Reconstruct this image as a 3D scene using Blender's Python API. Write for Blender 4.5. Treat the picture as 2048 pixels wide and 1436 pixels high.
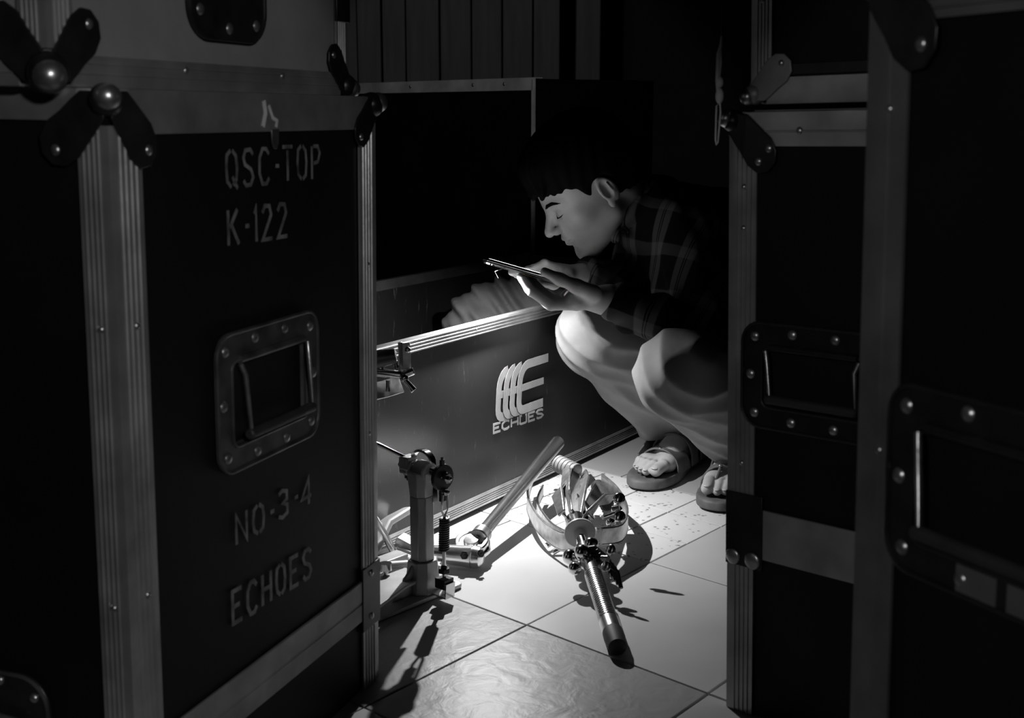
import bpy, bmesh, math, random
import numpy as np
from mathutils import Vector, Matrix
random.seed(7)
S = bpy.context.scene
for o in list(bpy.data.objects): bpy.data.objects.remove(o)
COL = S.collection
V3 = lambda *a: np.array(a, float)

# ------------------------------------------------------------------ camera
FPX = 2600.0
PITCH = math.atan(500/FPX)
CAM_H = 0.76
cam_d = bpy.data.cameras.new('camera'); cam = bpy.data.objects.new('camera', cam_d); COL.objects.link(cam)
cam.location = (0, 0, CAM_H); cam.rotation_euler = (math.pi/2-PITCH, 0, 0)
cam_d.sensor_width = 36; cam_d.lens = 36*FPX/2048; cam_d.clip_start = .02
cam_d.dof.use_dof = True; cam_d.dof.focus_distance = 2.45; cam_d.dof.aperture_fstop = 10.0
S.camera = cam
# ------------------------------------------------------------------ world, lights, exposure
w = bpy.data.worlds.new('World'); S.world = w; w.use_nodes = True
w.node_tree.nodes['Background'].inputs[0].default_value = (.5, .5, .5, 1)
w.node_tree.nodes['Background'].inputs[1].default_value = 0.0012
S.view_settings.view_transform = 'Standard'; S.view_settings.look = 'None'
S.view_settings.gamma = 1; S.view_settings.use_curve_mapping = False
S.view_settings.exposure = 0.0
def area(name, loc, target, size, power):
    d = bpy.data.lights.new(name, 'AREA'); d.shape = 'DISK'; d.size = size; d.energy = power
    o = bpy.data.objects.new(name, d); COL.objects.link(o); o.location = loc
    o.rotation_euler = (Vector(target)-Vector(loc)).to_track_quat('-Z', 'Y').to_euler(); return o
def spot(name, loc, target, deg, power, blend=.25, size=.05):
    d = bpy.data.lights.new(name, 'SPOT'); d.spot_size = math.radians(deg); d.spot_blend = blend; d.energy = power; d.shadow_soft_size = size
    o = bpy.data.objects.new(name, d); COL.objects.link(o); o.location = loc
    o.rotation_euler = (Vector(target)-Vector(loc)).to_track_quat('-Z', 'Y').to_euler(); return o
spot('left_fill_spot', (.45, -.45, 1.15), (-.62, 1.15, .62), 38, 32)       # added spot for the left cases, standing in for dim room light
spot('right_fill_spot', (-.5, -.2, 1.0), (.47, 1.0, .6), 34, 12, .12, .03)  # added narrow spot for the right cases, aimed clear of the man
spot('plank_fill_spot', (-.5, 2.9, 2.5), (-.35, 5.5, 1.2), 62, 4, .5)  # added spot that brightens the planks, no known source there
spot('trim_fill_spot', (-.9, .6, 1.9), (-.26, 4.2, .92), 22, 34, .3)  # added narrow spot that brightens the trim of the case behind the trunk
FLASH = V3(-.012, 2.405, .452)
fd = bpy.data.lights.new('phone_flash_light', 'AREA'); fd.shape = 'DISK'; fd.size = .010; fd.energy = 6.7
fo = bpy.data.objects.new('phone_flash_light', fd); COL.objects.link(fo); fo.location = FLASH
fo.rotation_euler = Vector((-.26, -.12, -.96)).to_track_quat('-Z', 'Y').to_euler()

# ------------------------------------------------------------------ helpers
def pt(x, y, Y):
    """world point at ground distance Y seen along a sight line of the survey photo"""
    f = V3(0, math.cos(PITCH), -math.sin(PITCH)); u = V3(0, math.sin(PITCH), math.cos(PITCH))
    d = f+V3(1, 0, 0)*(x-1024)/FPX+u*(718-y)/FPX
    return V3(0, 0, CAM_H)+d*(Y/d[1])
def nrm(v): v = np.array(v, float); return v/np.linalg.norm(v)

class MB:
    def __init__(s): s.v = []; s.f = []
    def add(s, vs, fs):
        n = len(s.v); s.v += [tuple(float(c) for c in p) for p in vs]; s.f += [tuple(n+i for i in f) for f in fs]; return s
    def box(s, lo, hi):
        x0, y0, z0 = lo; x1, y1, z1 = hi
        return s.add([(x0,y0,z0),(x1,y0,z0),(x1,y1,z0),(x0,y1,z0),(x0,y0,z1),(x1,y0,z1),(x1,y1,z1),(x0,y1,z1)],
                     [(0,3,2,1),(4,5,6,7),(0,1,5,4),(1,2,6,5),(2,3,7,6),(3,0,4,7)])
    def obox(s, c, ax, ay, az, size):
        ax, ay, az = nrm(ax), nrm(ay), nrm(az); c = np.array(c, float); h = np.array(size)/2
        vs = [c+ax*h[0]*i+ay*h[1]*j+az*h[2]*k for k in (-1, 1) for i, j in ((-1,-1),(1,-1),(1,1),(-1,1))]
        return s.add(vs, [(0,3,2,1),(4,5,6,7),(0,1,5,4),(1,2,6,5),(2,3,7,6),(3,0,4,7)])
    def beam(s, p0, p1, wd, ht, up=(0, 0, 1)):
        p0, p1 = np.array(p0, float), np.array(p1, float); ax = nrm(p1-p0); ay = nrm(np.cross(up, ax)); az = np.cross(ax, ay)
        return s.obox((p0+p1)/2, ax, ay, az, (np.linalg.norm(p1-p0), wd, ht))
    def rev(s, p0, ax, prof, n=20):
        """prof: list of (distance along, radius)"""
        p0 = np.array(p0, float); ax = nrm(ax); a = nrm(np.cross(ax, (0, 0, 1) if abs(ax[2]) < .9 else (1, 0, 0))); b = np.cross(ax, a)
        vs = []; fs = []
        for d, r in prof:
            for i in range(n):
                t = 2*math.pi*i/n; vs.append(p0+ax*d+(a*math.cos(t)+b*math.sin(t))*max(r, 1e-5))
        for k in range(len(prof)-1):
            for i in range(n):
                j = (i+1) % n; fs.append((k*n+i, k*n+j, (k+1)*n+j, (k+1)*n+i))
        fs.append(tuple(range(n))[::-1]); fs.append(tuple((len(prof)-1)*n+i for i in range(n)))
        return s.add(vs, fs)
    def cyl(s, p0, p1, r, r1=None, n=20, ch=0):
        L = float(np.linalg.norm(np.array(p1, float)-np.array(p0, float))); r1 = r if r1 is None else r1
        pr = [(0, r), (L, r1)] if not ch else [(0, r-ch), (ch, r), (L-ch, r1), (L, r1-ch)]
        return s.rev(p0, np.array(p1, float)-np.array(p0, float), pr, n)
    def ball(s, c, r, ax=(0, 0, 1), flat=1, n=20, m=12):
        ax = nrm(ax); return s.rev(np.array(c, float)-ax*r*flat, ax, [(r*flat*(1-math.cos(math.pi*k/m)), r*math.sin(math.pi*k/m)) for k in range(m+1)], n)
    def tube(s, pts, r, n=12, closed=False):
        pts = [np.array(p, float) for p in pts]; N = len(pts); rr = r if hasattr(r, '__len__') else [r]*N
        vs = []; fs = []; prev = None
        for i, p in enumerate(pts):
            t = nrm((pts[(i+1) % N] if closed or i < N-1 else p)-(pts[i-1] if closed or i > 0 else p))
            if prev is None: a = nrm(np.cross(t, (0, 0, 1) if abs(t[2]) < .9 else (1, 0, 0)))
            else: a = nrm(prev-t*np.dot(prev, t))
            prev = a; b = np.cross(t, a)
            for k in range(n): q = 2*math.pi*k/n; vs.append(p+(a*math.cos(q)+b*math.sin(q))*rr[i])
        for i in range(N if closed else N-1):
            for k in range(n):
                j = (k+1) % n; i2 = (i+1) % N; fs.append((i*n+k, i*n+j, i2*n+j, i2*n+k))
        if not closed: fs.append(tuple(range(n))[::-1]); fs.append(tuple((N-1)*n+k for k in range(n)))
        return s.add(vs, fs)
    def strip(s, pts, wid, th, wdir):
        """flat bar swept along pts: width along wdir, thickness across"""
        pts = [np.array(p, float) for p in pts]; N = len(pts); vs = []; fs = []
        for i, p in enumerate(pts):
            t = nrm(pts[min(i+1, N-1)]-pts[max(i-1, 0)]); wv = np.array(wdir(i) if callable(wdir) else wdir, float)
            wv = nrm(wv-t*np.dot(wv, t)); nn = np.cross(t, wv)
            ww = wid[i] if hasattr(wid, '__len__') else wid
            for a, b in ((-1,-1),(1,-1),(1,1),(-1,1)): vs.append(p+wv*ww/2*a+nn*th/2*b)
        for i in range(N-1):
            for k in range(4): j = (k+1) % 4; fs.append((i*4+k, i*4+j, i*4+4+j, i*4+4+k))
        fs.append((3,2,1,0)); fs.append(tuple(N*4-4+k for k in range(4)))
        return s.add(vs, fs)
    def prism(s, out, o, u, v, th, inner=None):
        """extrude 2D outline (u,v) from o by th along u x v; inner = hole outline with same point count"""
        o = np.array(o, float); u = nrm(u); v = nrm(v); n_ = np.cross(u, v); N = len(out)
        A = [o+u*a+v*b for a, b in out]; B = [p+n_*th for p in A]
        if inner is None:
            return s.add(A+B, [tuple(range(N))[::-1], tuple(range(N, 2*N))]+[(i, (i+1) % N, N+(i+1) % N, N+i) for i in range(N)])
        Cc = [o+u*a+v*b for a, b in inner]; D = [p+n_*th for p in Cc]; fs = []
        for i in range(N):
            j = (i+1) % N
            fs += [(i, j, N+j, N+i), (N+i, N+j, 3*N+j, 3*N+i), (2*N+i, 3*N+i, 3*N+j, 2*N+j), (i, 2*N+i, 2*N+j, j)]
        return s.add(A+B+Cc+D, fs)

def empty(name, loc=(0, 0, 0), R=None):
    o = bpy.data.objects.new(name, None); COL.objects.link(o); o.empty_display_size = .05
    m = Matrix.Translation(Vector(loc))
    if R is not None: m = m @ Matrix([[R[i][j] for j in range(3)] for i in range(3)]).to_4x4()
    o.matrix_world = m; return o
def obj(name, mb, mat, parent=None, world=False, bevel=0, smooth=40):
    vs = mb.v
    if world and parent is not None:
        p = parent; M = Matrix(p.matrix_basis)
        while p.parent: p = p.parent; M = p.matrix_basis @ M
        A = np.array(M.inverted()); a = np.array(vs) @ A[:3, :3].T+A[:3, 3]; vs = a.tolist()
    me = bpy.data.meshes.new(name); me.from_pydata(vs, [], mb.f)
    bm = bmesh.new(); bm.from_mesh(me); bmesh.ops.recalc_face_normals(bm, faces=bm.faces); bm.to_mesh(me); bm.free()
    me.materials.append(mat)
    if smooth:
        me.polygons.foreach_set('use_smooth', [True]*len(me.polygons)); me.set_sharp_from_angle(angle=math.radians(smooth))
    o = bpy.data.objects.new(name, me); COL.objects.link(o)
    if parent is not None: o.parent = parent
    if bevel:
        b = o.modifiers.new('bevel', 'BEVEL'); b.width = bevel; b.segments = 2; b.limit_method = 'ANGLE'
    return o
def tag(o, label=None, cat=None, group=None, kind=None):
    for k, v in (('label', label), ('category', cat), ('group', group), ('kind', kind)):
        if v: o[k] = v
    return o
def rrect(w_, h_, r, n=5, cx=0, cy=0):
    o = []
    for (sx, sy, a0) in ((1,1,0),(-1,1,90),(-1,-1,180),(1,-1,270)):
        for k in range(n+1):
            t = math.radians(a0+90*k/n); o.append((cx+sx*(w_/2-r)+r*math.cos(t), cy+sy*(h_/2-r)+r*math.sin(t)))
    return o

# ------------------------------------------------------------------ materials (black and white photograph: greys)
def mat(name, base, rough=.5, metal=0, var=0, vscale=8, bump=0, bscale=40, streak=None, spec=.5, sss=0, scratch=0, dark=None):
    m = bpy.data.materials.new(name); m.use_nodes = True; nt = m.node_tree; b = nt.nodes['Principled BSDF']
    b.inputs['Base Color'].default_value = (base, base, base, 1); b.inputs['Roughness'].default_value = rough
    b.inputs['Metallic'].default_value = metal; b.inputs['Specular IOR Level'].default_value = spec
    tc = nt.nodes.new('ShaderNodeTexCoord'); mp = nt.nodes.new('ShaderNodeMapping'); nt.links.new(tc.outputs['Object'], mp.inputs[0])
    if streak: mp.inputs['Scale'].default_value = streak
    if sss: b.inputs['Subsurface Weight'].default_value = sss; b.inputs['Subsurface Radius'].default_value = (.008, .006, .005); b.inputs['Subsurface Scale'].default_value = 1
    if var:
        n = nt.nodes.new('ShaderNodeTexNoise'); n.inputs['Scale'].default_value = vscale; n.inputs['Detail'].default_value = 8; nt.links.new(mp.outputs[0], n.inputs[0])
        r = nt.nodes.new('ShaderNodeMapRange'); r.inputs[1].default_value = .3; r.inputs[2].default_value = .7
        r.inputs[3].default_value = base*(1-var); r.inputs[4].default_value = base*(1+var); nt.links.new(n.outputs[0], r.inputs[0])
        last = r.outputs[0]
        if scratch:
            n2 = nt.nodes.new('ShaderNodeTexNoise'); n2.inputs['Scale'].default_value = 14; n2.inputs['Detail'].default_value = 10; n2.inputs['Roughness'].default_value = .75
            mp2 = nt.nodes.new('ShaderNodeMapping'); mp2.inputs['Scale'].default_value = (5, 5, .9); nt.links.new(tc.outputs['Object'], mp2.inputs[0]); nt.links.new(mp2.outputs[0], n2.inputs[0])
            r2 = nt.nodes.new('ShaderNodeMapRange'); r2.inputs[1].default_value = .60; r2.inputs[2].default_value = .72; r2.inputs[3].default_value = 0; r2.inputs[4].default_value = scratch; nt.links.new(n2.outputs[0], r2.inputs[0])
            ad = nt.nodes.new('ShaderNodeMath'); ad.operation = 'ADD'; nt.links.new(last, ad.inputs[0]); nt.links.new(r2.outputs[0], ad.inputs[1]); last = ad.outputs[0]
        nt.links.new(last, b.inputs['Base Color'])
    if bump:
        n = nt.nodes.new('ShaderNodeTexNoise'); n.inputs['Scale'].default_value = bscale; n.inputs['Detail'].default_value = 6; nt.links.new(mp.outputs[0], n.inputs[0])
        bp = nt.nodes.new('ShaderNodeBump'); bp.inputs['Strength'].default_value = bump; bp.inputs['Distance'].default_value = .002
        nt.links.new(n.outputs[0], bp.inputs['Height']); nt.links.new(bp.outputs[0], b.inputs['Normal'])
    return m
M_ALU = mat('aluminium_trim', .46, .36, .72, var=.25, vscale=18, bump=.15, bscale=60)
M_ALU_DULL = mat('dull_aluminium_trim', .30, .5, .4, var=.3, vscale=14, bump=.15, bscale=60)
M_ALU_SHADED = mat('shaded_aluminium_trim', .13, .55, .3, var=.3, vscale=14, bump=.15, bscale=60)  # darker trim copy: shade on the nearest right case put into its colour
M_ALU_LIT = mat('lit_aluminium_edge', .62, .6, 0, var=.3, vscale=10)  # paler trim copy: light on the rear case's edges put into its colour
M_CORD = mat('pale_nylon_cord', .8, .5)
M_LAM = mat('black_laminate', .006, .55, var=.4, vscale=5, spec=.25)
M_LAM_WORN = mat('worn_black_laminate', .036, .38, var=.35, vscale=4, scratch=.25, bump=.08, bscale=30)
M_GREYP = mat('grey_painted_panel', .25, .6, var=.08, vscale=20, bump=.05, bscale=200)
M_BLKM = mat('black_metal', .02, .35, .3, var=.4, vscale=30, bump=.1, bscale=60)
M_DARKM = mat('dark_steel_plate', .08, .38, .4, var=.5, vscale=30, bump=.15, bscale=50)
M_CHR = mat('chrome', .75, .12, 1, bump=.03, bscale=80)
M_ZINC = mat('worn_zinc', .5, .32, .9, var=.3, vscale=60, bump=.2, bscale=90)
M_ZINC2 = mat('satin_chrome', .72, .25, 1, var=.1, vscale=40, bump=.08, bscale=90)
M_CAST = mat('grey_cast_metal', .42, .42, .45, var=.15, vscale=30, bump=.05, bscale=90)
M_RUB = mat('black_rubber', .03, .6, var=.2, vscale=40)
M_RUBG = mat('grey_rubber', .25, .6, var=.2, vscale=40)
M_PLANK = mat('dark_wall_plank', .16, .7, var=.2, vscale=6, streak=(6, 6, .5))
M_WALL = mat('dark_wall_paint', .02, .8, var=.2)
M_GROUT = mat('tile_grout', .22, .7, var=.4, vscale=60, bump=.4, bscale=150)
M_SKIN = mat('skin', .46, .5, var=.12, vscale=30, sss=.12, bump=.06, bscale=160)
M_HAIR = mat('black_hair', .0025, .8, spec=.08, var=.3, vscale=80, bump=.4, bscale=120, streak=(1, 1, 1))
M_TROUS = mat('light_cotton_trousers', .26, .85, var=.10, vscale=25, bump=.45, bscale=28)
M_SAND = mat('dark_leather_sandal', .14, .5, var=.3, vscale=40, bump=.15, bscale=90)
M_SOLE = mat('sandal_sole', .11, .6, var=.25, vscale=50)
M_PAINT = mat('faded_grey_stencil_paint', .15, .7, var=.75, vscale=45)
M_LOGO = mat('white_logo_print', .62, .55, var=.12, vscale=30)
M_CLOTH = mat('dark_grey_cloth', .17, .85, var=.2, vscale=20, bump=.1, bscale=200)
M_PHONE = mat('phone_shell', .05, .3, .1)
M_NAIL = mat('toenail', .5, .35)
M_EYE = mat('eye', .35, .15)

def tile_mat(name, base, rough, bstr, bsc, specks=False):
    m = mat(name, base, rough, var=.10, vscale=3.5, spec=.35); nt = m.node_tree; b = nt.nodes['Principled BSDF']
    tc = nt.nodes['Texture Coordinate']
    n = nt.nodes.new('ShaderNodeTexNoise'); n.inputs['Scale'].default_value = bsc; n.inputs['Detail'].default_value = 5; n.inputs['Distortion'].default_value = .6
    nt.links.new(tc.outputs['Object'], n.inputs[0])
    bp = nt.nodes.new('ShaderNodeBump'); bp.inputs['Strength'].default_value = bstr; bp.inputs['Distance'].default_value = .004
    nt.links.new(n.outputs[0], bp.inputs['Height']); nt.links.new(bp.outputs[0], b.inputs['Normal'])
    if specks:
        v = nt.nodes.new('ShaderNodeTexVoronoi'); v.inputs['Scale'].default_value = 95; nt.links.new(tc.outputs['Object'], v.inputs[0])
        n3 = nt.nodes.new('ShaderNodeTexNoise'); n3.inputs['Scale'].default_value = 22; nt.links.new(tc.outputs['Object'], n3.inputs[0])
        r = nt.nodes.new('ShaderNodeMapRange'); r.inputs[1].default_value = .25; r.inputs[2].default_value = .34; nt.links.new(v.outputs['Distance'], r.inputs[0])
        r3 = nt.nodes.new('ShaderNodeMapRange'); r3.inputs[1].default_value = .52; r3.inputs[2].default_value = .56; r3.inputs[3].default_value = 1; r3.inputs[4].default_value = 0; nt.links.new(n3.outputs[0], r3.inputs[0])
        mx = nt.nodes.new('ShaderNodeMath'); mx.operation = 'MAXIMUM'; nt.links.new(r.outputs[0], mx.inputs[0]); nt.links.new(r3.outputs[0], mx.inputs[1])
        src = b.inputs['Base Color'].links[0].from_socket
        mu = nt.nodes.new('ShaderNodeMapRange'); mu.inputs[3].default_value = .35; mu.inputs[4].default_value = 1; nt.links.new(mx.outputs[0], mu.inputs[0])
        ml = nt.nodes.new('ShaderNodeMath'); ml.operation = 'MULTIPLY'; nt.links.new(src, ml.inputs[0]); nt.links.new(mu.outputs[0], ml.inputs[1]); nt.links.new(ml.outputs[0], b.inputs['Base Color'])
    return m
M_TILE = tile_mat('smooth_floor_tile', .54, .42, .25, 9)
M_TILE_R = tile_mat('rippled_floor_tile', .36, .42, .35, 30)
M_TILE_D = tile_mat('dull_floor_tile', .40, .5, .3, 9)
M_TILE_S = tile_mat('speckled_small_tile', .68, .45, .2, 20, True)

# ------------------------------------------------------------------ room shell
fl = tag(obj('floor', MB().box((-4, -2, -.06), (4, 6.2, -.005)), M_GROUT, smooth=0), 'light stone tiles with dark joints', kind='structure')
tag(obj('wall_back', MB().box((-4, 6.0, -.06), (4, 6.2, 2.8)), M_WALL, smooth=0), kind='structure')
tag(obj('wall_left', MB().box((-4.2, -2, -.06), (-4, 6.2, 2.8)), M_WALL, smooth=0), kind='structure')
tag(obj('wall_right', MB().box((4, -2, -.06), (4.2, 6.2, 2.8)), M_WALL, smooth=0), kind='structure')
tag(obj('ceiling', MB().box((-4, -2, 2.8), (4, 6.2, 2.9)), M_WALL, smooth=0), kind='structure')
# tiles: two joint directions measured on the floor
TB = V3(.236, 2.113, 0); E1 = V3(.616, .788, 0); E2 = V3(.714, -.700, 0)
def tile(a0, a1, b0, b1, m, dz=0):
    g = .0016
    q = [TB+E1*a+E2*b for a, b in ((a0+g, b0+g), (a1-g, b0+g), (a1-g, b1-g), (a0+g, b1-g))]
    mb = MB(); mb.add([p+V3(0, 0, -.006) for p in q]+[p+V3(0, 0, dz) for p in q], [(0,1,2,3),(4,5,6,7),(0,1,5,4),(1,2,6,5),(2,3,7,6),(3,0,4,7)])
    obj('tile', mb, m, fl, bevel=.0012, smooth=0)
LA, LB = .347, .333
for i in range(-5, 0):
    for j in range(-5, 5):
        m = M_TILE_R if (i, j) in ((-2, -1), (-2, 0), (-3, -1)) else M_TILE
        c = TB+E1*(i+.5)*LA+E2*(j+.5)*LB
        if c[1] < .2 or abs(c[0]) > 1.9: continue
        tile(i*LA, (i+1)*LA, j*LB, (j+1)*LB, m, random.uniform(-.0006, .0006))
for k in range(3):                       # speckled small tiles beyond
    for j in range(-12, 0):
        tile(k*.125, (k+1)*.125, j*.125, (j+1)*.125, M_TILE_S, random.uniform(-.0005, .0005))
for j in range(0, 3): tile(0, .375, j*LB, (j+1)*LB, M_TILE, 0)
for i in range(0, 6):
    for j in range(-7, 4):
        a = .375+i*LA
        c = TB+E1*(a+.17)+E2*(j+.5)*LB
        if abs(c[0]) > 2 or c[1] > 4.8: continue
        tile(a, a+LA, j*LB, (j+1)*LB, M_TILE_D if i < 2 else M_TILE, random.uniform(-.0006, .0006))
# plank partition at the back
pp = empty('plank_partition', (-.3, 5.5, 0)); tag(pp, 'partition of dark vertical wooden planks behind the cases', 'partition')
edges = [650, 693, 722, 770, 817, 883, 945, 1005, 1065, 1118]
for i in range(len(edges)-1):
    x0 = (edges[i]-1024)/FPX*5.5; x1 = (edges[i+1]-1024)/FPX*5.5; dy = [.0, .03, .0, .02, .0, .025, .012, .02, -.01][i]
    obj('plank', MB().box((x0+.003, 5.5+dy, 0), (x1-.003, 5.53+dy, 2.3)), M_PLANK, pp, world=True, bevel=.004)
post = tag(obj('timber_post', MB().box((.262, 5.46, 0), (.362, 5.55, 2.35)), M_PLANK, bevel=.006), 'single dark timber post standing right of the plank partition', 'post')

# ------------------------------------------------------------------ flight case hardware
def trim(root, p0, p1, f1, f2, w1, w2, m=None, ridges=4, smooth_flange=False, name='edge_trim'):
    p0, p1, f1, f2 = [np.array(q, float) for q in (p0, p1, f1, f2)]; t = .0022; mb = MB(); prof = []
    def fl_(w_, fa, fb):
        o = [fa*w_+fb*.0005, fa*w_-fb*t]
        if not smooth_flange:
            for k in range(ridges):
                u = w_*(1-.10-.70*(k+.5)/ridges); e = w_*.035
                o += [fa*(u+e)-fb*t, fa*(u+e*.4)-fb*(t+.0016), fa*(u-e*.4)-fb*(t+.0016), fa*(u-e)-fb*t]
        o += [fa*.004-fb*t]; return o
    a = fl_(w1, f1, f2); b = fl_(w2, f2, f1)
    prof = a+[-(f1+f2)*(t*.75)]+b[::-1]+[(f1+f2)*.0006]
    N = len(prof); vs = [p0+q for q in prof]+[p1+q for q in prof]
    fs = [(i, (i+1) % N, N+(i+1) % N, N+i) for i in range(N)]+[tuple(range(N))[::-1], tuple(range(N, 2*N))]
    mb.add(vs, fs); return obj(name, mb, m or M_ALU, root, smooth=25)
def rivet_mb(c, n, r=.005): 
    return MB().rev(np.array(c, float)-nrm(n)*.001, n, [(0, r), (.0012, r), (.0026, r*.8), (.0036, r*.45), (.004, 0)], 14)
LOBE = [(0, 0), (.024, .0), (.034, .007), (.046, .017), (.060, .026), (.069, .040), (.067, .055), (.056, .065), (.042, .066), (.028, .058), (.018, .046), (.008, .034), (.0, .024)]
def corner(root, p, dirs, faces, sc=1.0, mp=None, two=False, balm=None, br=.0125):
    """ball corner at p; faces = list of (u,v,normal) plates"""
    p = np.array(p, float)
    inw = sum(np.array(u, float)+np.array(v, float) for u, v, _ in faces); outw = sum(np.array(n_, float) for _, _, n_ in faces)
    par = obj('ball_corner', MB().ball(p+outw*.002+inw*.004, br*1.25, n=24, m=14), mp or M_BLKM, root)
    obj('ball_cap', MB().ball(p+outw*.0065+inw*.0025, br, n=24, m=14), balm or M_ZINC, par)
    for u, v, n_ in faces:
        u, v, n_ = [np.array(q, float) for q in (u, v, n_)]
        if np.dot(np.cross(u, v), n_) < 0: u, v = v, u
        mb = MB().prism([(a*sc, b*sc) for a, b in LOBE], p+n_*.0025, u, v, .0028)
        obj('corner_plate', mb, mp or M_BLKM, par, bevel=.001)
        for (a, b) in (((.052, .052),) if not two else ((.055, .042), (.040, .056))):
            obj('rivet', rivet_mb(p+u*a*sc+v*b*sc+n_*.005, n_, .0052*sc), M_ZINC, par)
def trim_rivets(root, pts, n_, r=.0035):
    for p in pts: obj('rivet', rivet_mb(np.array(p)+np.array(n_, float)*.002, n_, r), M_ZINC, root)

def handle(root, s0, s1, z0, z1, m=None, rivets=True, grip=True, dirty=False):
    """recessed spring handle on the local y=0 face"""
    m = m or M_DARKM; cx, cz = (s0+s1)/2, (z0+z1)/2; W, Hh = s1-s0, z1-z0
    out = rrect(W, Hh, .026); fr = .030
    inn = rrect(W-2*fr, Hh-2*fr, .010, cx=0, cy=-.002)
    dish = MB(); 
    dish.prism(out, (cx, -.0005, cz), (1, 0, 0), (0, 0, 1), .0035, inner=inn)
    # rolled rim
    h = obj('recessed_handle', dish, m, root, bevel=.0012)
    rim = MB().tube([(cx+a, -.0045, cz+b) for a, b in rrect(W-.003, Hh-.003, .025)], .0022, 8, True)
    rim.tube([(cx+a, -.0045, cz+b) for a, b in rrect(W-2*fr+.002, Hh-2*fr+.002, .010, cy=-.002)], .0018, 8, True)
    obj('rolled_rim', rim, m, h)
    bx = MB(); N = len(inn); dp = .004
    A = [(cx+a, -.001, cz+b) for a, b in inn]; B = [(cx+a*.92, dp+.002, cz+b*.9) for a, b in inn]
    bx.add(A+B, [(i, (i+1) % N, N+(i+1) % N, N+i) for i in range(N)]+[tuple(range(N, 2*N))])
    obj('dish', bx, m, h)
    xa, xb = cx-W/2+fr+.012, cx+W/2-fr-.010; zt, zb = cz+Hh/2-fr-.004, cz-Hh/2+fr+.010
    bail = MB().tube([(xa-.004, -.010, zt), (xa, -.013, zt-.012), (xa+.006, -.015, zb), (xb+.004, -.015, zb), (xb, -.013, zt-.012), (xb+.004, -.010, zt)], .0028, 10)
    obj('bail', bail, M_ZINC, h)
    if grip: obj('grip', MB().cyl((xa, -.015, zb), (xb+.006, -.015, zb), .006, n=12, ch=.002), M_RUB, h)
    # spring barrel along the top of the dish
    sb = MB().cyl((xa, -.006, zt+.004), (xb, -.006, zt+.004), .0045, n=12)
    obj('spring_barrel', sb, m, h)
    if rivets:
        e = .0125
        for a, b in ((-1,1),(-.33,1),(.33,1),(1,1),(-1,-1),(-.33,-1),(.33,-1),(1,-1),(-1,0),(1,0)):
            x = cx+a*(W/2-e-(.006 if abs(a) == 1 and abs(b) == 1 else 0)); z = cz+b*(Hh/2-e-(.006 if abs(a) == 1 and abs(b) == 1 else 0))
            obj('rivet', rivet_mb((x, -.0042, z), (0, -1, 0), .0062), M_ZINC, h)
    return h

# stroke lettering
GL = {
 'Q': [[(.42,.0),(.1,.15),(.02,.5),(.1,.88),(.42,1)],[(.58,1),(.9,.85),(.98,.5),(.9,.2),(.62,.05)],[(.55,.28),(1.0,-.06)]],
 'S': [[(.95,.86),(.7,1),(.25,.98),(.06,.78),(.2,.58),(.75,.44),(.94,.22),(.7,.02),(.25,0),(.05,.14)]],
 'C': [[(.95,.84),(.7,1),(.35,1),(.06,.75),(.03,.3),(.3,0),(.7,0),(.95,.16)]],
 '-': [[(.2,.5),(.8,.5)]],
 'T': [[(0,1),(1,1)],[(.5,.9),(.5,0)]],
 'O': [[(.42,0),(.1,.15),(.02,.5),(.1,.88),(.42,1)],[(.58,1),(.9,.85),(.98,.5),(.9,.12),(.58,0)]],
 'P': [[(.08,0),(.08,1)],[(.25,1),(.75,1),(.96,.78),(.75,.52),(.3,.48)]],
 'K': [[(.06,0),(.06,1)],[(.9,1),(.2,.5)],[(.35,.56),(.98,0)]],
 '1': [[(.2,.82),(.5,1),(.5,0)]],
 '2': [[(.05,.8),(.3,1),(.75,.98),(.9,.72),(.5,.38),(.05,0),(.98,0)]],
 'N': [[(.05,0),(.05,1),(.95,0),(.95,1)]],
 '3': [[(.08,.9),(.4,1),(.85,.9),(.85,.62),(.45,.52),(.9,.4),(.9,.1),(.4,0),(.05,.1)]],
 '4': [[(.75,0),(.75,1),(.02,.3),(.98,.3)]],
 'E': [[(.95,1),(.08,1),(.08,0),(.95,0)],[(.15,.52),(.75,.52)]],
 'H': [[(.06,0),(.06,1)],[(.94,0),(.94,1)],[(.15,.5),(.85,.5)]],
 '0': [[(.3,1),(.06,1),(.06,.1),(.2,0),(.8,0),(.94,.1),(.94,1),(.8,1)]],
 'U': [[(.06,1),(.06,.1),(.2,0),(.8,0),(.94,.1),(.94,1)]],
}
def ribbon(mb, pts, wd, y, th=.0004, lift=0):
    pts = [np.array(p, float) for p in pts]; n = len(pts); L = []; R = []
    for i in range(n):
        a = nrm(pts[i]-pts[i-1]) if i else None; b = nrm(pts[i+1]-pts[i]) if i < n-1 else None
        if a is None: a = b
        if b is None: b = a
        na = np.array([-a[1], a[0]]); nb = np.array([-b[1], b[0]]); m_ = nrm(na+nb); k = 1/max(.5, float(np.dot(m_, na)))
        L.append(pts[i]+m_*wd/2*k); R.append(pts[i]-m_*wd/2*k)
    for i in range(n-1):
        q = [L[i], L[i+1], R[i+1], R[i]]
        mb.add([(p[0], y, p[1]) for p in q]+[(p[0], y-th, p[1]) for p in q], [(0,1,2,3),(7,6,5,4),(0,4,5,1),(1,5,6,2),(2,6,7,3),(3,7,4,0)])
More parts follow.
